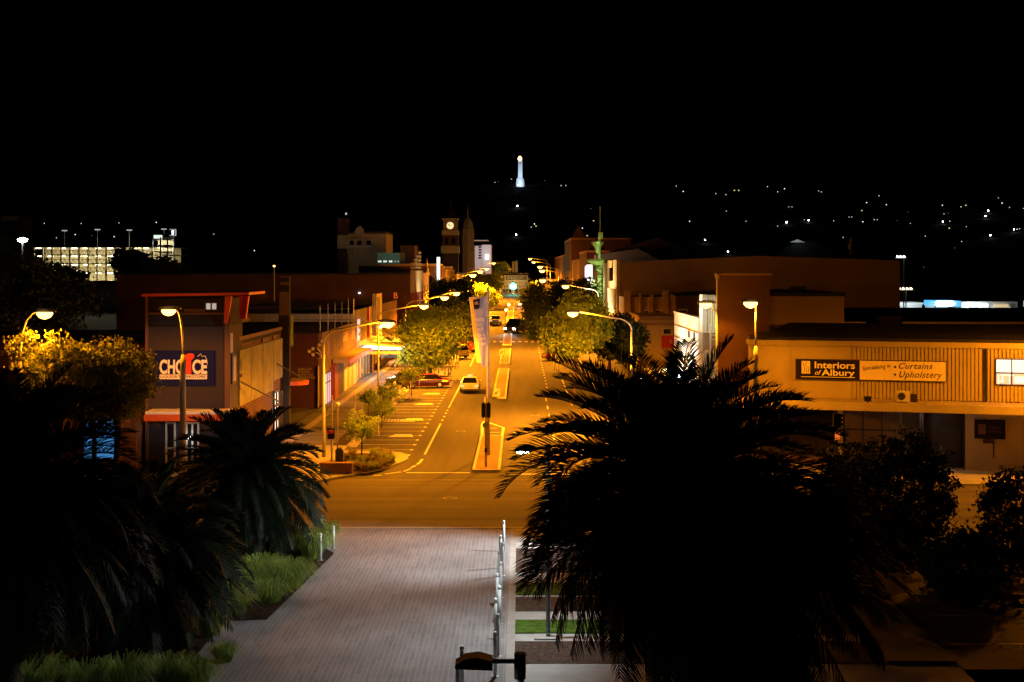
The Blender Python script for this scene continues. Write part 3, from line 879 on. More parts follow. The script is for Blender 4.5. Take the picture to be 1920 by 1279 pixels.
# ---- lit sign and the facades farther up on the right
b = thing('lit_sign_shop', 'shop with a tall glaring white and violet illuminated sign on its front', 'shop', (14, 250, 1))
block('wall', b, M['brown'], 12.9, 24, 244, 262, 0, 11.5)
block('lit_sign', b, E['whitesign'], 12.3, 12.88, 247, 257, 8.3, 12.6)
block('sign_edge', b, E['purpleglow'], 12.2, 12.9, 257.05, 261, 8.3, 12.4)
block('red_strip', b, E['redglow'], 12.4, 12.88, 246, 250, 5.5, 6.6)
far_r = [('gothic_shop', 'narrow brown shop with a pointed gable far up the right side', 268, 300, 12.5, 'redbrown', 2.5), ('parapet_shop', 'far tan shop with a plain stepped parapet beyond the pointed gable', 302, 345, 10.5, 'tan', 0), ('corner_hotel', 'distant brown corner hotel with a small roof turret', 350, 400, 15.5, 'brown', 3.0), ('end_terrace', 'last low terrace of shops at the far right end', 402, 520, 11.0, 'redbrown', 0)]
for nm, lab, ya, yb, hgt, mm, gab in far_r:
    b = thing(nm, lab, 'building', (15, ya, road_z(ya)))
    z0_ = road_z(ya)
    block('wall', b, M[mm], 12.9, 28, ya, yb, z0_ - 1, z0_ + hgt)
    block('parapet', b, M['tan'], 12.8, 28.1, ya - 0.1, yb + 0.1, z0_ + hgt + 0.003, z0_ + hgt + 0.4)
    if gab: obj('gable', MB().prism([(13.2, ya + 1, z0_ + hgt + 0.403), (16.6, ya + 1, z0_ + hgt + 0.403), (14.9, ya + 1, z0_ + hgt + 0.4 + gab)], (0, 4, 0)), M[mm], b)
    for i in range(5):
        y_ = ya + (i + 0.3) * (yb - ya) / 5
        window(b, M['glassdark'], y_, y_ + 1.6, 12.9, z0_ + 5.2, z0_ + 7.4, 1, 2, 0.15, M['trim'], 'side', -0.08)
    obj('verandah', MB().box(9.8, 12.88, ya + 0.5, yb - 0.5, z0_ + 3.4, z0_ + 3.6), M['creamdark'], b)

# ---- service station lights and shops far right
b = thing('blue_canopy', 'glowing blue service canopy far right beyond the dark shed roof', 'canopy', (80, 262, 0))
block('canopy', b, E['blueshop'], 77.5, 82.0, 258, 266, 4.9, 5.9)
obj('light_strip', MB().box(77.3, 80.4, 257.7, 257.98, 5.2, 5.8), E['cool'], b)
obj('post', MB().box(77.8, 78.0, 260, 260.2, 1.2, 4.9).box(81.4, 81.6, 260, 260.2, 1.2, 4.9), M['steel'], b)
block('kiosk', b, E['officedim'], 77.7, 81.5, 264, 266, 1.2, 4.88)
b = thing('bright_showroom', 'low white showroom lit from inside, right of the blue canopy', 'shop', (86, 262, 0))
block('wall', b, M['white'], 83.2, 94, 262, 272, 1.2, 5.7)
for q_ in ((83.4, 84.6, 5.6), (86.7, 88.5, 5.3), (89, 92.6, 4.6)): obj('lit_front', MB().box(q_[0], q_[1], 261.8, 261.98, 3.0, q_[2]), E['office'], b)
obj('warm_front', MB().box(89.4, 92.2, 261.6, 261.79, 3.4, 5.2), E['shopwarm'], b)
light(b, 'POINT', (85.5, 259.5, 5.0), 500, COOL, 0.3, name='showroom_light')
b = thing('white_hoarding', 'pale roadside hoarding at the far right edge', 'hoarding', (96, 262, 0))
block('board', b, E['officedim'], 94.5, 100, 260, 260.3, 4.8, 5.9)
block('red_band', b, E['redglow'], 95, 100, 259.8, 259.98, 4.3, 4.5)
obj('post', MB().box(95, 95.2, 260.1, 260.25, 1, 4.79).box(99, 99.2, 260.1, 260.25, 1, 4.79), M['steel'], b)
b = thing('grey_depot', 'small grey depot below the four floodlights right of the hall', 'building', (72, 262, 0))
block('wall', b, M['white'], 71.6, 76.0, 262, 270, 1, 5.2)
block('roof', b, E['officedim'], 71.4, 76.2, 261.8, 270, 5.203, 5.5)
light(b, 'POINT', (73, 259, 4.6), 400, COOL, 0.3, name='depot_light')
for nm_lab, px, py, n, y_, sp in (('three white floodlights on a bracket at the top right corner of the hall', 1684, 481, 3, 205, 6), ('four warm floodlights on a frame beside the right end of the hall', 1688, 541, 4, 200, 7)):
    p = P(px, py, y_)
    b = thing('floodlight_rack', nm_lab, 'floodlights', p)
    st = sp / F * y_
    for i in range(n):
        obj('lamp', MB().add([(p.x + i * st - 0.16, y_, p.z + 0.17), (p.x + i * st - 0.16, y_, p.z - 0.17), (p.x + i * st + 0.15, y_ - 0.05, p.z - 0.14), (p.x + i * st + 0.06, y_ - 0.05, p.z + 0.07), (p.x + i * st - 0.16, y_ + 0.3, p.z + 0.14), (p.x + i * st - 0.16, y_ + 0.3, p.z - 0.14)], [(0, 1, 2, 3), (1, 5, 2), (0, 3, 4), (4, 3, 2, 5), (0, 4, 5, 1)]), emat('cool_flood', (1, 1, 1), 3) if n == 3 else emat('warm_flood', (1.0, 0.8, 0.5), 4), b)
    obj('bracket', MB().box(p.x - 0.4, p.x + n * st, y_ + 0.31, y_ + 0.45, p.z - 0.3, p.z - 0.2).box(p.x + 0.9, p.x + 1.05, y_ + 0.46, y_ + 0.6, 0.0, p.z - 0.1), M['steel'], b)

# ------------------------------------------------------------------ left side of the street
LX = -16.85
b = thing('liquor_store', 'dark corner liquor store tower with a red overhanging roof and CHOICE signboard', 'shop', (-19, 80, 0))
FY = 79.5
TX0, TX1 = P(275, 600, FY).x, P(425, 600, FY).x
zt = lambda py: P(0, py, FY).z
xf = lambda px: P(px, 0, FY).x
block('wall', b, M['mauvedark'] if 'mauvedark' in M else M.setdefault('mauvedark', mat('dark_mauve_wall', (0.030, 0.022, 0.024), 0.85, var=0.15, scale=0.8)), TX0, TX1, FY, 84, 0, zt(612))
block('upper_band', b, M['roof'], TX0, TX1, FY + 0.6, 84, zt(612) + 0.003, zt(560))
for q_ in ((TX0 - 0.06, TX0 + 0.1), (TX1 - 0.1, TX1 + 0.22)): obj('corner_post', MB().box(q_[0], q_[1], FY - 0.1, FY - 0.003, 0, zt(553)), M['brown'], b)
obj('sill_band', MB().box(TX0 + 0.102, TX1 - 0.102, FY - 0.06, FY - 0.003, zt(590), zt(586)), M['brown'], b)
lw_ = window(b, E['officedim'], xf(381), xf(403), FY + 0.59, zt(582), zt(568), 2, 1, 0.08, M['ink'])
obj('counter_inside', MB().box(xf(341), xf(380), FY + 0.5, FY + 0.59, zt(587), zt(580)), M['mauve'], b)
roofp = obj('roof', MB().prism([(TX0 - 0.15, FY - 0.5, zt(556)), (xf(470), FY - 0.5, zt(553)), (xf(470), FY - 0.5, zt(548)), (TX0 - 0.15, FY - 0.5, zt(551))], (0, 5, 0)), M['redpaint'], b)
obj('roof_bracket', MB().prism([(xf(424), FY - 0.3, zt(556)), (xf(436), FY - 0.3, zt(556)), (xf(428), FY - 0.3, zt(606)), (xf(422), FY - 0.3, zt(606))], (0, 0.3, 0)), M['redpaint'], b)
obj('roof_bracket', MB().prism([(xf(440), FY + 1.3, zt(556)), (xf(458), FY + 1.3, zt(556)), (xf(452), FY + 1.3, zt(600)), (xf(440), FY + 1.3, zt(600))], (0, 0.3, 0)), M['redpaint'], b)
sb = obj('signboard', MB().box(xf(291), xf(403), FY - 0.16, FY - 0.02, zt(722), zt(657)), M['navy'], b)
szh = 36 / F * FY
def choice_text(word, m_, px0, py0, px1, py1, bold=0.0, y_=FY - 0.17):
    text('lettering', word, m_, (xf(px0), y_, zt(py1)), 1.0, FRONT, b, 0.012, bold, 0, 'LEFT', 1.0, 1.0, 1.0, (xf(px1) - xf(px0), zt(py0) - zt(py1)))
choice_text('CHO', M['letter'], 300.5, 674, 347.5, 701, 0.035)
choice_text('CE', M['letter'], 362, 674, 389.5, 701, 0.035)
ii = MB(); ii.box(xf(350.5), xf(360), FY - 0.2, FY - 0.163, zt(701), zt(674))
ii.prism([(xf(349), FY - 0.2, zt(675)), (xf(361), FY - 0.2, zt(675)), (xf(366), FY - 0.2, zt(668)), (xf(364), FY - 0.2, zt(663)), (xf(357), FY - 0.2, zt(662)), (xf(350), FY - 0.2, zt(664)), (xf(348), FY - 0.2, zt(669))], (0, 0.034, 0))
obj('red_letter', ii, M['letterred'], b)
cork = MB(); cork.tube([(xf(372), FY - 0.18, zt(668)), (xf(378), FY - 0.18, zt(663)), (xf(380), FY - 0.18, zt(668)), (xf(386), FY - 0.18, zt(667)), (xf(389), FY - 0.18, zt(674)), (xf(390), FY - 0.18, zt(683))], 0.018, 5)
obj('swirl', cork, M['letter'], b)
obj('lower_panel', MB().box(xf(301), xf(389.5), FY - 0.2, FY - 0.162, zt(710.5), zt(702)), M['letter'], b)
choice_text('LIQUOR SUPERSTORE', M['ink'], 302.5, 703.3, 387, 709, 0.008, FY - 0.205)
cn = obj('canopy', MB().box(xf(288), xf(448), FY - 1.8, FY - 0.11, zt(771), zt(766)), M['letter'], b)
obj('canopy_board', MB().box(xf(286), xf(450), FY - 1.86, FY - 1.802, zt(783), zt(771.5)), M['orangepaint'], b)
dd = window(b, M['glassdark'], xf(312), xf(328), FY - 0.003, 0.1, zt(793), 1, 2, 0.1, M['trim'])
window(b, M['glassdark'], xf(350), xf(372), FY - 0.003, 0.1, zt(793), 2, 2, 0.1, M['trim'])
obj('neon_spot', MB().lathe([(0.06, 0), (0.09, 0.05), (0.06, 0.12)], 8, (xf(356), FY - 0.2, zt(822))), E['cool'], b)
# body along the street, cream panels, stays
block('side_wall', b, M['redbrown'], -36, LX - 0.05, 84.01, 98.6, 0, 7.3)
block('side_roof', b, M['roof'], -36.1, LX, 84.01, 98.7, 7.303, 7.5)
pn = MB()
ye = [YX(px, LX + 0.1) for px in (449, 471, 493, 513, 531)]
for i in range(4): pn.box(LX - 0.04, LX + 0.1, ye[i] + 0.06, ye[i + 1] - 0.06, 3.6 if i < 3 else 4.2, 6.95)
obj('wall_panel', pn, M.setdefault('panel', mat('stained_panel', (0.18, 0.175, 0.13), 0.8, var=0.25, scale=1.1)), b)
p2 = MB()
for i in range(4): p2.box(LX - 0.02, LX + 0.06, ye[i] + 0.06, ye[i + 1] - 0.06, 7.52, 7.75)
p2.box(LX - 0.02, LX + 0.06, ye[2] + 0.2, ye[2] + 2.4, 7.0, 7.28); p2.box(LX - 0.02, LX + 0.06, ye[3] + 0.2, ye[3] + 1.6, 7.0, 7.28)
p2.box(LX - 2, LX - 1.9, ye[2], ye[3] + 2, 8.2, 8.45)
obj('parapet_rail', p2, M['mauve'], b)
obj('small_panel', MB().box(LX - 0.04, LX + 0.1, YX(427, LX + .1), YX(437, LX + .1), 6.95, 8.1), M['creamdark'], b)
pb = MB().box(LX + 0.1, LX + 0.34, YX(428, LX + .1), YX(442, LX + .3), 5.2, 6.9)
obj('poster_case', pb, M['ink'], b)
obj('poster', MB().box(LX + 0.341, LX + 0.36, YX(428, LX + .1) + 0.25, YX(442, LX + .3) - 0.15, 5.35, 6.75), M['creamdark'], b)
pt = MB()
for k_ in range(3): pt.box(LX + 0.361, LX + 0.37, 81.2 + k_ * 0.45, 81.4 + k_ * 0.4, 5.8, 6.3 + 0.12 * k_)
pt.box(LX + 0.361, LX + 0.37, 81.3, 82.3, 5.42, 5.62)
obj('poster_print', pt, M['maroon'], b)
by0, by1 = YX(526, LX), YX(539, LX)
block('blade_pillar', b, M['roof'], LX - 0.2, LX + 0.55, by0 + 0.4, by0 + 1.0, 0, 11.3)
obj('blade_panel', MB().box(LX - 0.15, LX + 0.5, by0 + 0.34, by0 + 0.398, 8.55, 10.2).box(LX - 0.1, LX + 0.5, by0 + 0.34, by0 + 0.398, 10.7, 10.9).box(LX - 0.1, LX + 0.5, by0 + 0.34, by0 + 0.398, 11.2, 11.3), M['mauve'], b)
obj('blade_lightbox', MB().box(LX + 0.1, LX + 0.55, by0 + 1.01, by0 + 2.2, 6.3, 8.4), M['glassdark'], b)
dc = P(540, 718, 99.5)
obj('disc_awning', MB().lathe([(1.22, 0), (1.25, 0.28), (1.2, 0.3), (0.1, 0.42)], 24, (dc.x + 0.25, 99.5, dc.z - 0.1)), M['orangepaint'], b)
obj('disc_top', MB().lathe([(1.16, 0.32), (0.1, 0.46)], 24, (dc.x + 0.25, 99.5, dc.z - 0.1)), M['tan'], b)
obj('stay', MB().tube([(LX + 0.1, 95.6, 5.3), (dc.x + 1.1, 99.4, dc.z + 0.3)], 0.05, 6).tube([(LX + 0.3, 82.4, 5.1), (LX + 1.5, 88.2, 3.4)], 0.05, 6), M['darksteel'], b)
window(b, E['office'], 94.6, 96.6, LX + 0.002, 0.5, 3.4, 2, 3, 0.16, M['ink'], 'side', 0.12)
window(b, E['officedim'], 97.0, 98.4, LX + 0.002, 0.5, 3.2, 2, 2, 0.16, M['ink'], 'side', 0.12)
window(b, E['shopwarm'], 85.5, 87.2, LX + 0.002, 0.3, 2.0, 2, 2, 0.2, M['ink'], 'side', 0.12)
light(b, 'POINT', (LX + 0.9, 96.5, 3.0), 25, COOL, 0.1, name='shopfront_light')

b = thing('blue_window_shop', 'brown shop with a pale blue backlit window, left of the liquor store', 'shop', (-23, 77, 0))
block('wall', b, M['brown'], -31, TX0 - 0.3, 78.4, 92, 0, 4.6)
block('roof', b, M['roof'], -31.1, TX0 - 0.3, 78.2, 92, 4.603, 4.8)
bwx0, bwx1 = P(155, 0, 78.3).x, P(224, 0, 78.3).x
window(b, E['bluepanel'], bwx0, bwx1, 78.39, P(0, 862, 78.3).z, P(0, 768, 78.3).z, 1, 2, 0.12, M['ink'])

# ---- purple shop
b = thing('purple_shop', 'purple walled gift shop with white flower emblem and mauve street front', 'shop', (-18, 118, 0))
block('end_wall', b, M['purple'], -30, LX - 0.3, 118, 142.7, 0, 6.3)
ty = lambda px: YX(px, LX)
block('street_wall', b, M['mauve'], LX - 0.297, LX, 118, ty(669), 3.75, 6.4)
block('end_pier', b, M['mauve'], LX - 0.297, LX, 118, ty(621), 0.13, 3.747)
block('roof', b, M['roof'], -30.1, LX - 0.31, 118.1, 142.7, 6.303, 6.4)
block('awning', b, M['tan'], LX + 0.003, LX + 1.5, ty(624), ty(669), 3.35, 3.72)
block('awning_edge', b, M['redpaint'], LX + 1.503, LX + 1.55, ty(624), ty(669), 3.3, 3.75)
block('pier', b, M['redbrownpaint'] if 'redbrownpaint' in M else M.setdefault('redbrownpaint', mat('plum_paint', (0.22, 0.05, 0.05), 0.7, var=0.1)), LX - 0.297, LX + 0.3, ty(622), ty(628.5), 0.13, 3.34)
obj('roller_shutter', MB().box(LX - 0.297, LX - 0.06, ty(629), ty(645), 0.13, 3.34), M['shutter'], b)
sh = MB()
for i in range(15): sh.box(LX - 0.058, LX - 0.03, ty(629), ty(645), 0.3 + i * 0.2, 0.42 + i * 0.2)
obj('shutter_slats', sh, M['shutter'], b)
block('cream_panel', b, M['cream'], LX - 0.297, LX + 0.02, ty(645.5), ty(668), 0.13, 3.34)
obj('door', MB().box(LX + 0.02, LX + 0.05, ty(651), ty(655), 0.13, 2.7).box(LX + 0.02, LX + 0.05, ty(659), ty(662), 0.13, 2.7), M['tan'], b)
obj('blue_door', MB().box(LX + 0.002, LX + 0.06, ty(608.5), ty(619), 0.14, 2.7), E['bluewindow'], b)
bdm = MB()
for yy in (ty(612), ty(615.5)): bdm.box(LX + 0.061, LX + 0.09, yy, yy + 0.12, 0.14, 2.7)
bdm.box(LX + 0.061, LX + 0.09, ty(608.5), ty(619), 1.9, 2.0)
obj('blue_door_frame', bdm, M['ink'], b)
PY = 117.99
xp = lambda px: P(px, 0, PY).x
zp = lambda py: P(0, py, PY).z
text('lettering', 'JEWELLERY\nFASHION\nFURNITURE\nHOMEWARES', M['creamdark'], (xp(559), PY - 0.02, zp(710)), 0.30, FRONT, b, 0.01, 0.0, 0, 'LEFT', 1.0, 1.05, 0.9, (xp(591) - xp(559), zp(690) - zp(710)))
def petal(mb, px, py, r):
    mb.prism([(xp(px) + r / F * PY * math.cos(k * math.pi / 5), PY - 0.06, zp(py) + r / F * PY * math.sin(k * math.pi / 5)) for k in range(10)], (0, 0.05, 0))
fl_ = MB()
for q in ((580, 659, 3.4), (587, 654, 3.4), (587, 665, 3.4), (599, 647, 3.2), (604, 640, 3.0)): petal(fl_, *q)
def stemline(mb, pts, r): mb.tube([(xp(a), PY - 0.035, zp(c)) for a, c in pts], r, 5)
stemline(fl_, ((591, 660), (597, 663), (602, 668), (604, 672)), [0.03, 0.07, 0.05, 0.02])
stemline(fl_, ((593, 650), (597, 656), (602, 662), (604, 670)), [0.02, 0.09, 0.04, 0.02])
stemline(fl_, ((596, 673), (600, 671), (604, 671)), [0.02, 0.05, 0.02])
obj('flower_emblem', fl_, M['cream'], b)
obj('downpipe', MB().tube([(xp(597), PY - 0.08, 0), (xp(597), PY - 0.08, zp(686))], 0.07), M['steel'], b)
wm_ = MB()
wm_.box(LX + 0.002, LX + 0.02, ty(641), ty(651), 4.85, 5.75)
obj('picture_panel', wm_, M['tan'], b)
for a, c, z0_, z1_ in ((612.5, 613.3, 4.3, 5.6), (614.5, 615.2, 4.0, 5.7), (616.3, 617, 4.4, 5.5), (625, 628, 4.6, 5.5), (626, 627, 4.1, 6.0), (659, 661, 4.8, 5.9), (663, 665, 4.7, 5.9)): obj('wall_motif', MB().box(LX + 0.002, LX + 0.03, ty(a), ty(c), z0_, z1_), M['tan'], b)
obj('frame_line', MB().box(LX + 0.021, LX + 0.04, ty(641), ty(641.5), 4.3, 5.9).box(LX + 0.021, LX + 0.04, ty(641.6), ty(647), 4.8, 4.9).box(LX + 0.002, LX + 0.03, ty(636), ty(637), 4.3, 4.7).box(LX + 0.021, LX + 0.04, ty(643), ty(648), 5.5, 5.6), M['ink'], b)
# roof posts and rails behind the purple shop
ps = thing('roof_screen', 'row of thin pale posts with two rails on the purple shop roof', 'rail', (-22, 130, 6.4))
pr = MB()
for px, y_, top in ((600, 121, 573), (615, 124, 570), (628, 127, 568), (641, 132, 566), (653, 136, 560), (663, 140, 560)):
    q = P(px, top, y_)
    o_ = obj('post', MB().tube([(q.x, y_, 6.4), (q.x, y_, q.z)], 0.045, 6), M['steel'], ps)
for py in (579, 600):
    q0, q1 = P(540, py, 130), P(664, py, 140)
    pr.tube([q0, q1], 0.03, 5)
obj('rail', pr, M['darksteel'], ps)

# ---- shops with the glowing awning
b = thing('grey_sign_shop', 'grey parapet shop with a bright pink lit scalloped awning', 'shop', (-18, 146, 0.2))
block('wall', b, M['steel'], -30, LX - 0.3, 143, 158, 0, 7.2)
block('street_wall', b, M['creamdark'], LX - 0.297, LX - 0.02, 143, 158, 3.7, 7.6)
block('red_strip', b, M['redpaint'], LX - 0.018, LX + 0.2, 153, 154.2, 4.2, 7.6)
block('blade_sign', b, E['housedim'], LX - 0.018, LX + 0.12, 143.6, 145.2, 4.4, 6.6)
obj('blade_print', MB().box(LX + 0.121, LX + 0.13, 143.8, 145, 5.6, 5.95).box(LX + 0.121, LX + 0.13, 143.8, 145, 4.9, 5.2), M['redpaint'], b)
obj('awning', MB().prism([(LX, 145.4, 4.25), (LX + 4.4, 145.4, 3.7), (LX + 4.4, 145.4, 3.55), (LX, 145.4, 3.9)], (0, 13, 0)), M['white'], b)
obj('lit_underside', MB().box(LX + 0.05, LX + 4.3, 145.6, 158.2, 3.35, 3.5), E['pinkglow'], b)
vz = MB()
for i in range(4):
    a = LX + 0.1 + i * 1.08
    vz.prism([(a, 145.38, 4.2), (a + 0.54, 145.38, 4.5), (a + 1.08, 145.38, 4.2)], (0, 0.015, 0))
obj('scallop', vz, M['white'], b)
obj('red_valance', MB().box(LX + 0.8, LX + 4.3, 145.3, 145.37, 2.9, 3.2), E['redglow'], b)
wv = MB()
for i in range(5): wv.box(LX - 0.297, LX - 0.1, 144 + i * 2.8, 145.2 + i * 2.8, 0.3, 3.6)
obj('column', wv, M['creamdark'], b)
obj('shopfront', MB().box(LX - 0.299, LX - 0.25, 143.2, 158, 0.3, 3.3), M['glassdark'], b)
obj('stay', MB().tube([(LX + 0.1, 144.6, 7.0), (LX + 4.0, 148, 3.8)], 0.07, 6), M['steel'], b)
light(b, 'POINT', (LX + 3.0, 147, 2.6), 350, (1, 0.8, 0.62), 0.2, name='awning_light')
b = thing('orange_shop', 'red brick shop with a tall striped illuminated pylon standing on its front', 'shop', (-18, 160, 0.4))
block('wall', b, M['redbrown'], -32, LX, 158.1, 190, 0, 7.6)
py_ = obj('pylon', MB().box(LX + 0.02, LX + 0.5, YX(703, LX + .3), YX(713, LX + .3), 3.9, 9.0), M['cream'], b)
st_ = MB()
for i in range(3):
    yy = YX(703, LX + .3) + 0.7 + i * 1.1
    st_.box(LX + 0.501, LX + 0.53, yy, yy + 0.35, 4.3, 8.6)
obj('stripe', st_, M['ink'], py_)
obj('lamp', MB().box(LX + 0.53, LX + 0.75, YX(703, LX + .3), YX(713, LX + .3), 5.0, 5.2), E['amber'], py_)
text('lettering', 'B', E['redglow'], (LX + 0.3, 181, 8.0), 1.1, FRONT, b, 0.02)
obj('verandah', MB().box(LX + 0.01, LX + 4.0, 160, 190, 3.7, 3.9), M['creamdark'], b)
for i in range(4): obj('shopfront', MB().box(LX + 0.002, LX + 0.03, 160.5 + i * 7.3, 163.5 + i * 7.3, 0.8, 3.2), M['glassdark'], b)
um = thing('umbrella', 'dark open market umbrella over a pavement table near the lit awning', 'umbrella', P(745, 700, 150) * 1)
ux = P(742, 0, 150).x
um.location = (ux, 150, 0.35); ORG[um.name] = Vector((ux, 150, 0.35))
obj('canopy', MB().lathe([(1.75, 2.0), (1.2, 2.35), (0.08, 2.9), (0.02, 3.0)], 8, (ux, 150, 0.35)), M['black'], um)
obj('pole', MB().tube([(ux, 150, 0.35), (ux, 150, 3.2)], 0.03, 6), M['steel'], um)
obj('base', MB().lathe([(0.3, 0), (0.3, 0.1), (0.05, 0.14)], 10, (ux, 150, 0.35)), M['darksteel'], um)

# ---- long red brick hall and the shops beyond it
b = thing('brick_hall', 'long dark red brick warehouse side with a louvred billboard tower on its street end', 'building', (-30, 214, 0.8))
block('wall', b, M['redbrown'], -62, LX, 213, 232, 0, 10.9)
block('roof', b, M['roof'], -62.2, LX, 212.9, 232, 10.903, 11.2)
b2 = obj('billboard', MB().box(LX + 0.02, LX + 0.6, 213, 231.5, 8.2, 11.6), M['cream'], b)
pi2 = MB()
for i in range(7): pi2.box(LX + 0.03, LX + 0.7, 213.2 + i * 2.9, 214.0 + i * 2.9, 2.0, 8.19)
obj('pillar', pi2, M['redbrownpaint'], b)
la = MB()
for i in range(4):
    y_ = 214 + i * 5.2
    la.box(LX + 0.1, LX + 0.3, y_, y_ + 0.2, 11.6, 12.2 + i * 0.9)
    for k in range(2 + i): la.box(LX, LX + 0.4, y_ - 0.6, y_ + 1.6, 11.9 + k * 0.62, 12.2 + k * 0.62)
obj('louvre', la, M['cream'], b)
light(b, 'SPOT', (LX + 5, 222, 6.0), 2500, (1, 0.72, 0.35), 0.3, 120, 0.6, (LX, 223, 10), 'billboard_light')
obj('wall_lamp', MB().lathe([(0.1, 0), (0.2, 0.1), (0.1, 0.25)], 8, P(674, 551, 212.6)), E['housewhite'], b)
far_l = [('cream_shop', 'small cream shop with a finial, left of the street beyond the brick hall', 236, 256, 9.0, 'cream', 2.0), ('red_shop', 'dark red shop between the cream finial shop and the white neon sign', 258, 278, 10.0, 'redbrown', 0), ('neon_shop', 'shop front edged by a thin white vertical neon sign', 280, 300, 9.8, 'brown', 0), ('column_shop', 'shop with pale classical columns far up the left side', 302, 345, 9.0, 'tan', 0)]
for nm, lab, ya, yb, hgt, mm, gab in far_l:
    b = thing(nm, lab, 'building', (-18, ya, road_z(ya)))
    z0_ = road_z(ya)
    block('wall', b, M[mm], -30, LX, ya, yb, z0_ - 1, z0_ + hgt)
    block('parapet', b, M['cream'], -30.1, LX + 0.15, ya - 0.1, yb + 0.1, z0_ + hgt + 0.003, z0_ + hgt + 0.4)
    if gab: obj('finial', MB().lathe([(0.4, 0), (0.4, 0.6), (0.15, 1.2), (0.25, 1.5), (0.02, 2.6)], 8, (LX - 0.2, yb - 2, z0_ + hgt + 0.4)), M['cream'], b)
    if nm == 'neon_shop':
        obj('neon_sign', MB().box(LX + 0.1, LX + 0.7, 279.4, 279.7, z0_ + 5, z0_ + 11.5), E['housewhite'], b)
    if nm == 'column_shop':
        cc = MB()
        for i in range(5): cc.lathe([(0.4, 0), (0.35, 5.6), (0.5, 6)], 8, (LX + 0.5, ya + 3 + i * 8, z0_ + 2.6))
        obj('column', cc, M['cream'], b)
    for i in range(3):
        y_ = ya + (i + 0.25) * (yb - ya) / 3
        window(b, M['glassdark'], y_, y_ + 1.5, LX, z0_ + 5, z0_ + 7.2, 1, 2, 0.15, M['trim'], 'side', 0.08)
    obj('verandah', MB().box(LX + 0.01, LX + 3.5, ya + 0.5, yb - 0.5, z0_ + 3.4, z0_ + 3.6), M['creamdark'], b)
b = thing('long_verandah_building', 'long cream fronted building behind the brightly lit trees on the left', 'building', (-18, 348, 2.2))
block('wall', b, M['cream'], -30, LX + 1, 348, 388, 1, 10.6)
block('roof', b, M['roof'], -30.1, LX + 1.1, 347.9, 388, 10.603, 11.0)

# ---- post office clock tower
CX, CY = P(844, 0, 397).x, 397
cz = lambda py: P(0, py, CY).z
b = thing('clock_tower', 'square brick clock tower with a glowing round yellow clock face', 'clock tower', (CX, CY, road_z(CY)))
block('shaft', b, M['redbrown'], CX - 2.3, CX + 2.3, CY, CY + 4.6, 1, cz(440))
block('cream_stage', b, M['cream'], CX - 2.6, CX + 2.6, CY - 0.15, CY + 4.9, cz(475), cz(461))
block('belfry', b, M['tan'], CX - 2.0, CX + 2.0, CY + 0.2, CY + 4.4, cz(440) + 0.003, cz(412))
block('band', b, M['cream'], CX - 2.4, CX + 2.4, CY - 0.06, CY + 4.8, cz(441), cz(432))
block('eaves', b, M['cream'], CX - 2.35, CX + 2.35, CY - 0.15, CY + 4.75, cz(412) + 0.003, cz(409.5))
obj('roof', MB().lathe([(3.1, cz(409.5)), (2.0, cz(402)), (0.15, cz(388)), (0.06, cz(373))], 4, (CX, CY + 2.3, 0)), M['roof'], b)
ck = cz(423)
obj('clock_face', MB().prism([(CX + 1.02 * math.cos(k * math.pi / 12), CY + 0.15, ck + 1.02 * math.sin(k * math.pi / 12)) for k in range(24)], (0, 0.045, 0)), E['clock'], b)
hd = MB()
for a_, l_ in ((-55, 0.8), (-68, 0.5)):
    v_ = Vector((math.sin(R(a_)), 0, math.cos(R(a_))))
    hd.tube([Vector((CX, CY + 0.12, ck)), Vector((CX, CY + 0.12, ck)) + v_ * l_], 0.07, 5)
hd.tube([Vector((CX, CY + 0.12, ck)), Vector((CX + 0.4, CY + 0.12, ck - 0.15))], 0.05, 5)
obj('clock_hand', hd, M['ink'], b)
aw_ = MB()
for s in (-1, 1): aw_.box(CX + s * 1.0 - 0.4, CX + s * 1.0 + 0.4, CY - 0.02, CY - 0.002, cz(458), cz(446))
obj('arched_opening', aw_, M['glassdark'], b)
DX, DY = P(877, 0, 424).x, 424
dz = lambda py: P(0, py, DY).z
b = thing('domed_tower', 'slim corner tower under a pointed dome, right of the clock tower', 'tower', (DX, DY, road_z(DY)))
obj('shaft', MB().lathe([(1.95, 1), (1.95, dz(430)), (1.7, dz(428))], 8, (DX, DY, 0)), M['tan'], b)
obj('dome', MB().lathe([(1.75, dz(428)), (1.5, dz(418)), (0.95, dz(411)), (0.4, dz(407)), (0.18, dz(405)), (0.06, dz(385))], 8, (DX, DY, 0)), M['creamdark'], b)
rb = MB()
for s in (0, 1, 2, 3):
    a_ = R(s * 90 + 45); rb.tube([(DX + 1.95 * math.cos(a_), DY + 1.95 * math.sin(a_), 1), (DX + 1.95 * math.cos(a_), DY + 1.95 * math.sin(a_), dz(431))], 0.15, 6)
obj('rib', rb, M['tan'], b)
b = thing('exchange_building', 'pale blue grey telephone exchange with a stair strip and a lit white sign', 'building', P(905, 490, 470))
ex0, ex1, ex2 = P(890, 0, 470).x, P(904, 0, 470).x, P(921, 0, 470).x
ez = lambda py: P(0, py, 470).z
block('stair_block', b, M['stone'], ex0, ex1, 471, 485, 1, ez(461))
block('main_block', b, M['stone'], ex1 + 0.003, ex2, 470, 485, 1, ez(459))
block('roof_slab', b, M['steel'], ex0 - 3, ex2 - 1, 470.5, 486, ez(452), ez(450))
st = MB()
for i in range(6): st.box(ex0 + 1.3, ex1 - 0.4, 470.9, 470.99, ez(485 - i * 5), ez(482 - i * 5))
obj('stair_window', st, M['glassdark'], b)
block('lit_sign', b, E['housewhite'], P(910, 0, 470).x, P(916.5, 0, 470).x, 469.8, 469.99, ez(486), ez(477))
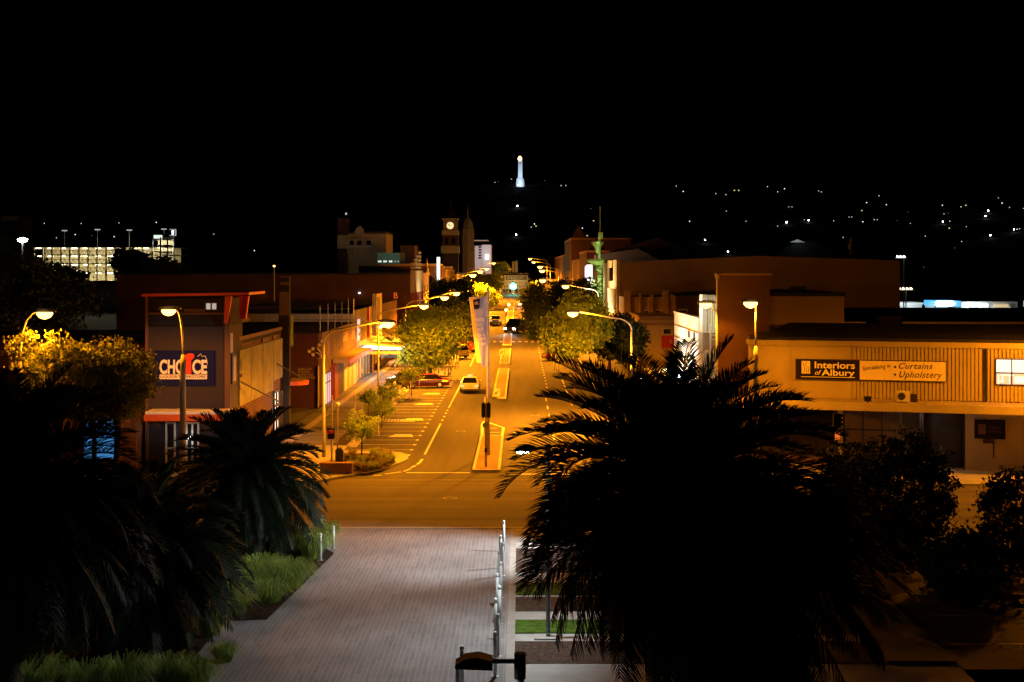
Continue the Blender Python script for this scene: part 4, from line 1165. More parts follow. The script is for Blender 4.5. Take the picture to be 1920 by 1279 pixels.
obj('sign_mark', MB().tube([(P(911.5, 0, 470).x, 469.75, ez(479)), (P(914, 0, 470).x, 469.75, ez(482)), (P(912, 0, 470).x, 469.75, ez(485))], 0.2, 5), M['ink'], b)
light(b, 'POINT', (P(912, 0, 470).x, 462, ez(478)), 1400, (0.72, 0.86, 1.0), 0.3, name='sign_light')
light(b, 'POINT', (P(892, 0, 470).x, 465, ez(470)), 120, (0.85, 0.95, 1.0), 0.3, name='stair_light')
# ---- old hotel with a tower, and neighbours
b = thing('old_hotel', 'dim cream hotel with a square tower, gable and arcaded balcony on the left skyline', 'hotel', P(678, 480, 300))
hx = lambda px: P(px, 0, 300).x
hz_ = lambda py: P(0, py, 300).z
block('tower', b, M['redbrown'], hx(633), hx(650), 300, 305, 1, hz_(409))
block('tower_base', b, M['cream'], hx(632.5), hx(650.5), 299.9, 305, hz_(466), hz_(441))
block('wall', b, M['cream'], hx(650.6), hx(722), 302, 318, 1, hz_(438))
block('roof', b, M['redbrown'], hx(650.6), hx(722.5), 301.9, 318, hz_(438) + 0.003, hz_(434))
obj('gable', MB().prism([(hx(662), 301.5, hz_(440)), (hx(682), 301.5, hz_(440)), (hx(680), 301.5, hz_(430)), (hx(674), 301.5, hz_(423)), (hx(668), 301.5, hz_(426)), (hx(664), 301.5, hz_(432))], (0, 0.39, 0)), M['cream'], b)
ar = MB()
ar.box(hx(650.8), hx(697), 299.6, 299.9, hz_(464), hz_(460)); ar.box(hx(650.8), hx(697), 299.6, 299.9, hz_(450), hz_(448))
for px in (651, 664, 681, 696): ar.box(hx(px), hx(px + 1.6), 299.6, 299.9, hz_(474), hz_(464.1)); ar.box(hx(px), hx(px + 1.6), 299.6, 299.9, hz_(459.9), hz_(450.1))
obj('arcade', ar, M['trim'], b)
hw = MB()
for px in (652, 666, 684): hw.box(hx(px + 2), hx(px + 10), 301.96, 301.999, hz_(459), hz_(451))
obj('window', hw, M['glassdark'], b)
obj('lamp', MB().lathe([(0.1, 0), (0.25, 0.2), (0.1, 0.5)], 8, P(649, 403, 300)), E['housedim'], b)
light(b, 'POINT', P(690, 468, 285), 260, (1, 0.75, 0.4), 0.3, name='street_glow_lamp')
b = thing('office_block', 'low office block with a row of glowing greenish windows below the hotel', 'building', P(728, 495, 270))
ox = lambda px: P(px, 0, 270).x
oz = lambda py: P(0, py, 270).z
block('wall', b, M['green_office'] if 'green_office' in M else M.setdefault('green_office', mat('green_grey_wall', (0.14, 0.2, 0.15), 0.8)), ox(707), ox(750), 270, 282, 1, oz(474))
for i, (px, ee) in enumerate(((708.5, 'office'), (718.5, 'office'), (729, 'office'), (739, 'officedim'), (744.5, 'officedim'))):
    window(b, E[ee], ox(px), ox(px + (7 if i < 3 else 4)), 269.99, oz(492.5), oz(488), 2, 1, 0.1, M['ink'])
light(b, 'POINT', P(728, 483, 264), 250, (0.75, 1, 0.8), 0.3, name='wall_light')
b = thing('dim_block', 'barely lit square block between the green windows and the clock tower', 'building', P(764, 500, 290))
block('wall', b, M['brown'], P(751, 0, 290).x, P(777, 0, 290).x, 290, 300, 1, P(0, 461, 290).z)
block('roof', b, M['roof'], P(750, 0, 290).x, P(778, 0, 290).x, 289.9, 300, P(0, 461, 290).z + .003, P(0, 459.5, 290).z)

# ---- multi storey car park on the far left
KY = 300
kx = lambda px: P(px, 0, KY).x
kz = lambda py: P(0, py, KY).z
b = thing('car_park', 'multi storey car park lit yellow inside behind a lattice screen and bright stair tower', 'car park', (kx(160), KY, 0))
floors = [510, 494, 478, 463]
sl = MB(); bw = MB()
for i, py in enumerate(floors + [526]):
    sl.box(kx(55), kx(318), KY, KY + 16, kz(py) - 0.18, kz(py))
obj('slab', sl, M['creamdark'], b)
block('back_wall', b, M['cream'], kx(55), kx(318), KY + 10, KY + 10.3, 0, kz(463) - 0.2)
tb = MB()
for py in floors:
    x_ = kx(60)
    while x_ < kx(282):
        tb.box(x_, x_ + 1.1, KY + 2.5, KY + 2.7, kz(py) - 0.32, kz(py) - 0.22); x_ += 2.6
obj('fluorescent_tube', tb, E['deck'], b)
cm = MB()
for i in range(14): cm.box(kx(60 + i * 17), kx(60 + i * 17) + 0.35, KY + 0.5, KY + 0.9, 0, kz(463) - 0.19)
obj('column', cm, M['creamdark'], b)
ls = MB()
for j, py in enumerate(floors[:3]):
    x_ = kx(60)
    zb_, zt_ = kz(py) + 0.05, kz(py) + 0.85
    ls.box(kx(60), kx(282), KY - 0.3, KY - 0.22, zt_, zt_ + 0.1); ls.box(kx(60), kx(282), KY - 0.3, KY - 0.22, zb_ - 0.1, zb_)
    while x_ < kx(282):
        ls.tube([(x_, KY - 0.26, zb_), (x_ + 0.45, KY - 0.26, zt_)], 0.05, 4).tube([(x_ + 0.45, KY - 0.26, zt_), (x_ + 0.9, KY - 0.26, zb_)], 0.05, 4); x_ += 0.95
obj('lattice_screen', ls, M['darksteel'], b)
tw_ = MB()
tx0, tx1 = kx(287), kx(302)
for py in (450, 461, 473, 484, 497): tw_.box(tx0, kx(316), KY - 1, KY + 4, kz(py), kz(py) + 0.2)
for x_ in (tx0, tx1, kx(315)): tw_.box(x_, x_ + 0.22, KY - 1.02, KY - 0.8, 0, kz(445))
obj('stair_tower_frame', tw_, M['darksteel'], b)
block('stair_tower_wall', b, M['cream'], tx0, kx(316), KY + 4.01, KY + 4.2, 0, kz(444))
obj('stair_lamp', MB().box(tx0 + 0.3, tx1, KY - 0.6, KY + 1.0, kz(447), kz(441)), E['office'], b)
for py in (455, 467, 479, 491): light(b, 'POINT', (kx(299), KY + 0.3, kz(py)), 900, (1.0, 0.98, 0.75), 0.2, name='stair_light')
for py in floors:
    for px in (90, 145, 200, 255): light(b, 'POINT', (kx(px), KY + 3, kz(py) - 0.9), 900, (1.0, 0.94, 0.55), 0.4, name='deck_light')
sg = thing('lit_square_sign', 'small square outlined sign glowing blue white beside the stair tower', 'sign', (kx(321), KY, kz(442)))
g_ = MB()
for a, c, d, e in ((315.5, 327.5, 429.5, 430.5), (326.5, 327.8, 430.5, 441), (315.5, 327.5, 441, 442)): g_.box(kx(a), kx(c), KY + 1, KY + 1.3, kz(e), kz(d))
obj('outline', g_, E['housedim'], sg)
obj('symbol', MB().box(kx(319.5), kx(323.5), KY + 1, KY + 1.3, kz(436), kz(432)).box(kx(319.8), kx(323.2), KY + 1, KY + 1.3, kz(440), kz(437)), E['housewhite'], sg)
obj('panel', MB().box(kx(315.5), kx(327.8), KY + 1.31, KY + 1.5, kz(442), kz(429.5)), M['navy'], sg)
obj('post', MB().tube([(kx(322), KY + 1.6, 0), (kx(322), KY + 1.6, kz(430))], 0.2), M['steel'], sg)
b = thing('pale_block', 'faint pale upright block at the left edge of the skyline', 'building', P(15, 440, 320))
block('wall', b, M['roof'], P(-20, 0, 320).x, P(33, 0, 320).x, 320, 330, 0, P(0, 405, 320).z)
obj('frame', MB().box(P(4, 0, 320).x, P(33, 0, 320).x, 319.7, 319.99, P(0, 414, 320).z, P(0, 405, 320).z), M['mauve'], b)

# ---- building that closes the street
b = thing('balcony_pub', 'two storey pale pub with balcony rails that closes the lit end of the street', 'pub', P(965, 545, 450))
qx = lambda px: P(px, 0, 415).x
qz = lambda py: P(0, py, 415).z
block('wall', b, M['cream'], qx(940), qx(990), 416, 435, 2, qz(516))
block('roof', b, M['roof'], qx(939), qx(991), 415.9, 435, qz(516) + .003, qz(513))
bal = MB()
for py in (526, 534, 541): bal.box(qx(940), qx(990), 414, 415.99, qz(py) - 0.1, qz(py) + 0.1)
for i in range(9): bal.box(qx(941 + i * 6), qx(941 + i * 6) + 0.15, 414, 414.15, 4.6, qz(517))
obj('balcony', bal, M['trim'], b)
text('lettering', 'CONCERT', M['ink'], (qx(948), 413.95, qz(525)), 1.55, FRONT, b, 0.03, 0.0, 0, 'LEFT', 1.0)
for i in range(4): obj('doorway', MB().box(qx(944 + i * 11), qx(950 + i * 11), 415.9, 415.999, qz(550), qz(543)), M['shutter'], b)
obj('pillar_sign', MB().box(qx(960), qx(964), 417, 417.5, qz(512.9), qz(490)).box(qx(965), qx(971), 417, 417.5, qz(512.9), qz(489)), M['tan'], b)
light(b, 'POINT', (qx(962), 409, qz(530)), 1500, (1.0, 0.6, 0.2), 0.3, name='verandah_light')

# ---- monument on the hill
mp = on_hill(975, 349, 0.5)
MYY = mp.y
mz = lambda py: P(0, py, MYY).z
mscale = MYY / F
b = thing('monument', 'tall white floodlit war memorial obelisk on the hilltop with an orange beacon', 'monument', mp)
mx_ = P(975.5, 0, MYY).x
sh_ = [(4.1 * mscale, mz(335)), (3.6 * mscale, mz(304)), (4.1 * mscale, mz(303.5)), (4.1 * mscale, mz(302))]
obj('shaft', MB().lathe([(r_ * 1.414, z) for r_, z in sh_], 4, (mx_, MYY, 0)), M['stone'], b)
b.children[0].data.transform(Matrix.Translation(Vector((mx_, MYY, 0)) - mp) @ Matrix.Rotation(R(45), 4, 'Z') @ Matrix.Translation(mp - Vector((mx_, MYY, 0))))
bs = [(7.4 * mscale, mz(352)), (7.2 * mscale, mz(342)), (6.4 * mscale, mz(336)), (4.2 * mscale, mz(333.5))]
o_ = obj('base', MB().lathe([(r_ * 1.1, z) for r_, z in bs], 12, (mx_, MYY, 0)), M['stone'], b)
obj('slot', MB().box(mx_ - 1.6 * mscale, mx_ + 1.4 * mscale, MYY - 4.1 * mscale, MYY - 3.6 * mscale, mz(307), mz(305)), M['ink'], b)
obj('beacon', MB().lathe([(1.2 * mscale, 0), (3.4 * mscale, 2.5 * mscale), (3.2 * mscale, 5.5 * mscale), (0.8 * mscale, 8.5 * mscale)], 10, (mx_ - 0.3, MYY, mz(301.5))), E['flame'], b)
for s, pw in ((-9, 26000), (8, 18000)): light(b, 'SPOT', (mx_ + s, MYY - 24, mz(350) + 1), pw, (0.62, 0.80, 1.0), 0.5, 70, 0.5, (mx_, MYY, mz(326)), 'floodlight_beam')
fl4 = MB()
for px in (970.5, 973, 975): fl4.lathe([(0.15, 0), (0.55, 0.5), (0.15, 1)], 8, (P(px, 0, MYY - 26).x, MYY - 26, mz(351.5)))
obj('floodlight', fl4, E['housewhite'], b)

# ---- lights of houses on the hillside
HL = [(1268, 349, 1), (1281, 359, 2), (1342, 363, 1), (1361, 365, 1), (1377, 357, 3), (1385, 357, 3), (1439, 350, 1), (1458, 360, 1), (1471, 354, 2), (1479, 388, 1), (1485, 388, 1), (1535, 358, 1), (1540, 360, 1), (1625, 380, 2), (1648, 367, 1), (1662, 384, 2), (1616, 395, 3), (1592, 407, 1), (1597, 407, 1), (1639, 412, 1), (1645, 412, 1), (1618, 416, 2), (1563, 414, 1), (1516, 413, 4), (1508, 412, 1), (1475, 417, 4), (1458, 424, 1), (1399, 415, 1), (1362, 396, 1), (1293, 415, 2), (1322, 450, 4), (1365, 472, 4), (1581, 445, 1), (1464, 460, 4), (1682, 414, 0), (1707, 419, 1), (1735, 443, 1), (1767, 385, 2), (1802, 388, 1), (1811, 385, 3), (1770, 401, 1), (1778, 400, 0), (1768, 416, 4), (1781, 415, 1), (1780, 428, 3), (1812, 425, 1), (1803, 453, 1), (1790, 465, 0), (1853, 395, 4), (1848, 405, 4), (1857, 441, 4), (1872, 371, 1), (1879, 381, 2), (1893, 389, 1), (1919, 391, 1), (1901, 430, 4), (1907, 430, 2), (1912, 429, 1), (1703, 398, 0), (1732, 501, 0),
      (83, 419, 1), (152, 419, 1), (223, 418, 1), (293, 417, 2), (60, 437, 1), (106, 446, 1), (141, 440, 2), (172, 442, 0), (214, 444, 2), (401, 439, 1), (477, 470, 2),
      (928, 342, 1), (934, 341, 0), (959, 336, 1), (1021, 339, 0), (1052, 348, 1), (1061, 348, 1), (970, 386, 4), (1002, 420, 2), (996, 426, 1), (1113, 414, 3), (1108, 391, 0), (1092, 428, 2), (1101, 442, 3), (1072, 456, 0), (1082, 456, 3), (1005, 424, 3), (968, 440, 4)]
LBL = {0: ('faint pale house light on the dark hillside', 'housedim', 0.8), 1: ('small white house light on the dark hillside', 'housewhite', 1.0), 2: ('bright white yard light on the dark hillside', 'housewhite', 1.45), 3: ('warm yellow window light on the dark hillside', 'housewarm', 1.5), 4: ('large brilliant white street light among the hillside houses', 'cool', 1.7)}
def lantern(r):
    return MB().lathe([(0.3 * r, -0.8 * r), (0.85 * r, -0.4 * r), (1.0 * r, 0.2 * r), (0.5 * r, 0.8 * r), (0.1 * r, 0.9 * r)], 8)
LM = {}
for i, (px, py, k) in enumerate(HL):
    p = on_hill(px, py, 2.0)
    lab, em_, pxr = LBL[k]
    side = ' on the left' if px < 500 else (' near the monument' if px < 1150 else ' on the right')
    r_ = pxr * 0.62 / F * p.y
    nm = 'house_light'
    if k not in LM:
        o = obj(nm, lantern(1.0), E[em_]); LM[k] = o
        o['label'] = lab + side; o['category'] = 'house light'; o['group'] = 'house lights' + side
    else:
        o = LM[k].copy(); C.objects.link(o)
        o['label'] = lab + side; o['group'] = 'house lights' + side
    o.location = p; o.scale = (r_ * (1.5 if k == 3 else 1), r_, r_ * 0.9)
for px, py in ((104, 432), (167, 430), (228, 431), (294, 429)):
    t = thing('deck_lamp', {104: 'leftmost thin white lamp post on the car park roof', 167: 'second thin white lamp post from the left on the car park roof', 228: 'third thin white lamp post from the left on the car park roof', 294: 'rooftop lamp post standing right above the bright stair tower'}[px], 'lamp post', (kx(px), KY + 6, kz(463)), 'lamp posts on the car park roof')
    obj('pole', MB().tube([(kx(px), KY + 6, kz(463)), (kx(px), KY + 6, kz(py))], 0.1, 6), M['whitesteel'], t)
    obj('lamp_head', MB().box(kx(px) - 0.5, kx(px) + 0.5, KY + 5.6, KY + 6.4, kz(py), kz(py) + 0.2), E['housedim'], t)
t = thing('flood_lamp', 'glaring round white lamp on a pole at the far left', 'lamp', P(42, 450, 240))
q = P(42, 450, 240)
obj('lamp_head', MB().lathe([(0.1, -0.45), (0.6, -0.2), (0.7, 0.1), (0.2, 0.4)], 12, q, 1.3, 1.0), E['cool'], t)
obj('pole', MB().tube([(q.x, q.y, 0), (q.x, q.y, q.z - 0.46)], 0.12), M['steel'], t)

# ------------------------------------------------------------------ street lamps
def street_lamp(label, base, lamp, group, kind='steel', scale=1.25, power=None, spill=0.2):
    """a pole with a curved arm; the lens hangs at lamp"""
    base, lamp = Vector(base), Vector(lamp)
    t = thing('street_lamp', label, 'street lamp', base, group)
    d = lamp - base; d.z = 0
    L_ = d.length; d.normalize()
    if kind == 'column':
        top = lamp.z - 2.9
        obj('pole', MB().lathe([(0.20, 0), (0.145, top - base.z), (0.09, top - base.z + 0.5)], 10, base), M['pole_concrete'], t, True)
        pts = [base + Vector((0, 0, top - base.z + 0.4))]
        for k in range(1, 9):
            s = k / 8
            pts.append(base + d * (L_ - 0.3) * (s ** 2.2) + Vector((0, 0, top + 0.4 - base.z + (lamp.z + 0.06 - top - 0.4) * (1 - (1 - s) ** 1.7))))
        obj('arm', MB().tube(pts, 0.055, 8), M['steel'], t, True)
    else:
        rise = 0.45
        bend = min(1.2, L_ * 0.3)
        zt_ = lamp.z - rise - bend * 0.8
        obj('pole', MB().tube([base, base + Vector((0, 0, 1.2)), Vector((base.x, base.y, zt_))], [0.13, 0.11, 0.075], 8), M['steel'], t, True)
        pts = []
        for k in range(7):
            a = math.pi / 2 * k / 6
            pts.append(Vector((base.x, base.y, zt_)) + d * bend * (1 - math.cos(a)) + Vector((0, 0, bend * 0.8 * math.sin(a))))
        pts.append(lamp - d * 0.35 + Vector((0, 0, 0.08)))
        obj('arm', MB().tube(pts, 0.06, 8), M['steel'], t, True)
    hd_ = MB()
    px = d; py_ = Vector((-d.y, d.x, 0))
    prof = [(-0.48, 0.07, 0.10), (-0.25, 0.17, 0.16), (0.05, 0.21, 0.17), (0.35, 0.17, 0.13), (0.48, 0.06, 0.05)]
    vs, fs = [], []
    for s, wd, hg in prof:
        c = lamp + px * s * scale
        vs += [c + py_ * wd * scale + Vector((0, 0, 0.02)), c + py_ * wd * 0.7 * scale + Vector((0, 0, hg * scale)), c - py_ * wd * 0.7 * scale + Vector((0, 0, hg * scale)), c - py_ * wd * scale + Vector((0, 0, 0.02))]
    for i in range(4):
        for k in range(4): fs.append((i * 4 + k, i * 4 + (k + 1) % 4, i * 4 + 4 + (k + 1) % 4, i * 4 + 4 + k))
    fs += [(0, 1, 2, 3), (16, 19, 18, 17)]
    h_ = obj('lamp_head', hd_.add(vs, fs), M['steel'], t)
    ln = MB().lathe([(0.30 * scale, 0.015), (0.31 * scale, -0.08 * scale), (0.21 * scale, -0.20 * scale), (0.05 * scale, -0.26 * scale)], 14, lamp + d * 0.05, 1.0, 1.0)
    obj('lens', ln, E['sodium'], h_, True)
    lp_ = lamp + Vector((0, 0, -0.44 * scale))
    light(t, 'SPOT', lp_, power or P_SODIUM, SODIUM, 0.16, 173, 0.3, lp_ + d * 0.12 - Vector((0, 0, 1)))
    light(t, 'POINT', lp_, (power or P_SODIUM) * spill, SODIUM, 0.16, name='lens_spill')
    return t

GL, GR = 'street lamps along the left side of the main street', 'street lamps along the right side of the main street'
def gz_(x, y): return (x, y, road_z(y) + KZ)
street_lamp('near left kerb street lamp whose long arm reaches over the parking bays', gz_(-12.2, 86.2), P(726, 605, 84.6), GL, power=P_SODIUM * 0.58)
street_lamp('street lamp on the left footpath beside the purple shop frontage', gz_(-14.1, 138), P(794, 573, 138), GL, power=P_SODIUM * 1.4, scale=1.4, spill=0.09)
street_lamp('street lamp just above the first lit tree crown on the left', gz_(-13.2, 160), P(833, 557, 160), GL, power=P_SODIUM * 1.7, scale=1.5, spill=0.1)
street_lamp('street lamp above the dark trees, left of the street banner top', gz_(-12.6, 190), P(855, 549, 190), GL, power=P_SODIUM * 3.0, scale=1.6, spill=0.07)
for lab, px, py, y_ in (('first of the four far left lamps, over the bright yellow tree', 886, 515, 251), ('second of the four far left lamps, over the bright yellow tree', 900, 508, 298), ('third of the four far left lamps, over the bright yellow tree', 912, 503, 355), ('farthest and highest of the four far left lamps', 925, 493, 447)):
    p = P(px, py, y_)
    street_lamp(lab, gz_(-12.6, y_), p, GL, scale=2.0, power=P_SODIUM * 3.6, spill=0.06)
street_lamp('dark curved street lamp hanging before the white floodlit shop', gz_(12.5, 88), P(1325, 569, 88), GR, power=P_SODIUM * 0.05)
street_lamp('street lamp shining into the golden tree on the right', gz_(8.7, 108), P(1075, 586, 108), GR, power=P_SODIUM * 2.6, scale=1.35)
street_lamp('tall street lamp whose long arm hangs above the golden right hand tree', gz_(10.9, 192), P(1061, 536, 192), GR, power=P_SODIUM * 2.2, scale=1.6, spill=0.05)
for lab, px, py, y_ in (('single far lamp low beside the dark right hand trees', 1018, 525, 262), ('lower right lamp of the pair above the dark right trees', 1017, 507, 300), ('upper left lamp of the pair above the dark right trees', 1013, 500, 345), ('right lamp of the highest far pair on the right', 1001, 491, 440), ('left lamp of the highest far pair on the right', 994, 485, 490)):
    street_lamp(lab, gz_(9.6, y_), P(px, py, y_), GR, scale=2.0, power=P_SODIUM * 3.0, spill=0.04)
GC = 'street lamps of the cross street'
street_lamp('pale tapered street lamp standing in front of the CHOICE signboard', (P(343, 0, 74).x, 74, 0.13), P(318, 581, 74), GC, 'column', power=P_SODIUM * 0.075)
street_lamp('leftmost street lamp on a grey curved arm above the yellow tree', (P(38, 0, 68).x, 68, 0.05), P(82, 586, 68), GC, 'column', power=P_SODIUM * 0.28, spill=0.1)
street_lamp('pale tapered street lamp before the furnishing shop corner', (P(1417, 0, 76).x, 76, 0.13), P(1409, 567, 76), GC, 'column', power=P_SODIUM * 0.2)
street_lamp('street lamp beyond the right edge that lights the far end of the shop', (33, 72.5, 0.13), (31.6, 73.5, 9.8), GC, 'column', power=P_SODIUM * 0.55)
# lamp seen small and unlit behind the long brick hall
t = thing('street_lamp', 'small distant orange lamp above the dark roofs on the left', 'street lamp', P(514, 540, 190), 'distant lamps')
q = P(514, 499, 190)
obj('pole', MB().tube([(q.x, 190, 0), (q.x, 190, q.z)], 0.08, 6), M['steel'], t)
obj('lens', MB().lathe([(0.05, -0.15), (0.22, 0), (0.08, 0.12)], 10, q), E['sodium'], t)

def park_lamp(label, base, head, lit, aim=2.5, tilt=False):
    """plaza lamp: straight pole, short arm, flat wedge shaped head throwing white light down"""
    base, head = Vector(base), Vector(head)
    t = thing('plaza_lamp', label, 'lamp post', base, 'black headed plaza lamps')
    obj('pole', MB().tube([base + Vector((0, 0, 0.03)), (base.x, base.y, head.z + 0.05)], [0.075, 0.06], 10), M['lampgrey'] if 'lampgrey' in M else M.setdefault('lampgrey', mat('lamp_grey', (0.20, 0.215, 0.22), 0.5, 0.3, var=0.15)), t, True)
    obj('base_plate', MB().box(base.x - 0.45, base.x + 0.35, base.y - 0.3, base.y + 0.3, base.z, base.z + 0.05), M['concrete'], t)
    s = -1 if head.x < base.x else 1
    obj('arm', MB().tube([(base.x, base.y, head.z), (head.x - s * 0.1, head.y, head.z)], 0.035, 6), M['black'], t)
    hb = MB()
    x0, x1 = head.x - 0.28, head.x + 0.26
    hb.prism([(x0, head.y - 0.17, head.z - 0.07), (x1, head.y - 0.17, head.z - 0.09), (x1, head.y - 0.17, head.z + 0.04), (x0 + 0.32, head.y - 0.17, head.z + 0.10), (x0 + 0.14, head.y - 0.17, head.z + 0.07), (x0, head.y - 0.17, head.z - 0.01)], (0, 0.34, 0))
    h_ = obj('lamp_head', hb, M['black'], t)
    obj('collar', MB().lathe([(0.085, head.z - 0.25), (0.085, head.z + 0.12)], 10, (base.x, base.y, 0)), M['black'], t)
    if lit:
        obj('lens', MB().box(x0 + (0.08 if tilt else 0.34), x1 - 0.06, head.y - 0.13, head.y + 0.13, head.z - (0.15 if tilt else 0.0935), head.z - 0.0925), E['cool'], h_)
        light(t, 'SPOT', (head.x, head.y, head.z - 0.22), lit, COOL, 0.5 if head.z > 7 else 0.04, 66 if head.z > 7 else 150, 0.8 if head.z > 7 else 0.5, (head.x + s * aim, head.y, 0))
    return t
park_lamp('nearest plaza lamp with a flat black head at the bottom edge', (0.0, 20.2, 0.03), (-0.66, 20.2, P(0, 1240, 20.2).z), P_PLAZA * 0.45)
park_lamp('grey plaza lamp post rising from the lawn path into the big palm', (0.9, 44.3, 0.03), (0.10, 44.3, P(0, 841, 44.3).z), P_PLAZA * 1.5, 5.0, True)
park_lamp('plaza lamp hidden among the left hand palms by the grass clumps', (-12.3, 49.0, 0.03), (-11.6, 49.0, 3.4), P_PLAZA * 0.12)
gl_ = park_lamp('plaza lamp glaring behind the drooping fronds of the big palm', (5.7, 57.0, 0.03), (4.9, 57.0, 7.4), P_PLAZA * 9.5, 8.2)
light(gl_, 'SPOT', (4.5, 57.3, 7.3), 9000, COOL, 0.1, 17, 0.6, (-2.2, 87, 7.9), 'added_banner_beam')  # extra narrow beam, added to put white light on the banner
light(gl_, 'SPOT', (4.5, 57.3, 7.3), 9500, COOL, 0.1, 15, 0.6, (-18.9, 79.5, 5.4), 'added_sign_beam')  # made-up beam that brings white light onto the CHOICE signboard
park_lamp('plaza lamp at the lower left among the dark tussocks', (-15.4, 38, 0.03), (-14.7, 38, 3.2), P_PLAZA * 0.04)

# ------------------------------------------------------------------ bollards, bins, signals, signs
def bollard_parts(h=1.3):
    t = thing('bollard', 'x', 'bollard')
    obj('post', MB().lathe([(0.058, 0), (0.058, h - 0.16), (0.05, h - 0.155), (0.05, h - 0.12), (0.058, h - 0.115), (0.058, h - 0.02), (0.03, h)], 12), M['whitesteel'], t, True)
    obj('base_flange', MB().lathe([(0.12, 0), (0.12, 0.02), (0.06, 0.03)], 12), M['steel'], t)
    return t
bp = bollard_parts(); used = []
right_row = [1035, 1066, 1081, 1099, 1122, 1146, 1172, 1199, 1232, 1270]
orders = ['farthest', 'second farthest', 'third farthest', 'fourth farthest', 'fifth farthest', 'sixth farthest', 'fourth nearest', 'third nearest', 'second nearest', 'nearest']
for i, by in enumerate(right_row):
    y_ = F * H / (by - VY)
    xo = -0.78 if i % 2 else -0.68
    if i == 9: xo = -0.72
    place(bp, used, (xo, y_, 0.02), 0, 'slim white bollard, %s in the row along the right edge of the plaza' % orders[i], 'white bollards along the plaza edge')
for (px, by, lab) in ((866, 1300, 'white bollard beside the nearest lamp head, standing out in the plaza'), (858, 1325, 'shorter looking white bollard nearest the bottom edge beside the lamp head')):
    g = G(px, by); place(bp, used, (g.x, g.y, 0.02), 0, lab, 'white bollards on the plaza')
for px, by, lab, s in ((625, 1029, 'white bollard at the far left plaza corner nearest the road', 0.72), (614, 1029, 'white bollard just left of the corner bollard in the grass edge', 0.55), (601, 1052, 'leaning looking white bollard at the edge of the far grass clump', 0.85), (520, 1046, 'thin pale bollard half hidden in the left grass clumps', 0.8), (603, 1012, 'white bollard sunk in the grass beside the crossing', 0.8)):
    g = G(px, by); place(bp, used, (g.x, g.y, 0.02), 0, lab, 'white bollards on the left of the plaza', (1, 1, s))
def kb(px, by, lab, grp, s=0.75):
    g = G(px, by, KZ); place(bp, used, (g.x, g.y, g.z - 0.0), 0, lab, grp, (1.3, 1.3, s))
for i, (px, by) in enumerate(((822, 699), (834, 701), (841, 703), (845, 703))):
    kb(px, by, 'pale bollard, %s of the four on the nearer kerb extension' % ('first', 'second', 'third', 'last')[i], 'bollards on the left kerb extensions', 1.1)
for i, (px, by) in enumerate(((831, 687), (838, 686), (848, 686), (854, 685), (859, 684))):
    kb(px, by, 'pale bollard, %s of the five on the farther kerb extension' % ('first', 'second', 'third', 'fourth', 'last')[i], 'bollards on the left kerb extensions', 1.0)
for i, (px, by) in enumerate(((1034, 680), (1042, 681), (1039, 697), (1047, 692), (1059, 686))):
    kb(px, by, 'pale bollard, %s of the five at the right hand kerb by the dark tree' % ('first', 'second', 'third', 'fourth', 'last')[i], 'bollards at the right kerb', 1.0)

def sign_post(px, py, lab, h=1.0, s=0.55):
    g = G(px, py, 0.14)
    t = thing('keep_left_sign', lab, 'road sign', g, 'keep left signs on the median')
    obj('post', MB().tube([g, g + Vector((0, 0, h))], 0.035, 6), M['steel'], t)
    pl_ = obj('plate', MB().box(g.x - s / 2, g.x + s / 2, g.y - 0.06, g.y - 0.036, g.z + h - s * 0.9, g.z + h + s * 0.4), M['whitesteel'], t)
    c = Vector((g.x, g.y - 0.063, g.z + h - 0.1))
    ar_ = MB().tube([c + Vector((0.16, 0, 0.16)), c + Vector((-0.12, 0, -0.12))], 0.035, 4)
    ar_.add([c + Vector((-0.2, 0, -0.2)), c + Vector((0.03, 0, -0.15)), c + Vector((-0.15, 0, 0.03))], [(0, 1, 2)])
    obj('arrow', ar_, M['ink'], pl_)
sign_post(932, 746, 'white keep left sign on the near end of the second median', 0.62, 0.55)
sign_post(941, 683, 'white keep left sign on the near end of the third median', 1.6, 0.6)
g = G(943, 676, 0.14)
t = thing('grey_road_sign', 'small grey sign on a post above the keep left sign of the third median', 'road sign', g)
obj('post', MB().tube([g, g + Vector((0, 0, 1.2))], 0.04, 6), M['steel'], t)
obj('plate', MB().box(g.x - 0.25, g.x + 0.25, g.y - 0.08, g.y - 0.045, g.z + 0.7, g.z + 1.35), M['steel'], t)
obj('mark', MB().box(g.x - 0.04, g.x + 0.04, g.y - 0.1, g.y - 0.083, g.z + 0.85, g.z + 1.2), M['ink'], t)

# flag pole with its street banner on the near median
FY2 = 87.4
fp = G(915, 853, 0.14)
fp = Vector((P(915, 0, fp.y).x, fp.y, 0.14))
FY2 = fp.y
fx_ = lambda px: P(px, 0, FY2).x
fzz = lambda py: P(0, py, FY2).z
t = thing('banner_pole', 'tall dark flagpole on the near median carrying a two colour street banner', 'flagpole', fp)
obj('pole', MB().lathe([(0.14, 0.0), (0.10, 3.0), (0.075, fzz(548) - fp.z), (0.09, fzz(546) - fp.z), (0.09, fzz(542) - fp.z), (0.03, fzz(538) - fp.z)], 12, fp), M['polebeige'] if 'polebeige' in M else M.setdefault('polebeige', mat('pole_beige', (0.40, 0.36, 0.30), 0.5, 0.2, var=0.15)), t, True)
obj('bracket', MB().tube([(fx_(913), FY2, fzz(554)), (fx_(878), FY2, fzz(561))], 0.025, 6), M['steel'], t)
bn = thing('street_banner', 'narrow banner with a cream edge, slate field, crest and pale lettering', 'banner', Vector((fx_(900), FY2, fzz(620))))
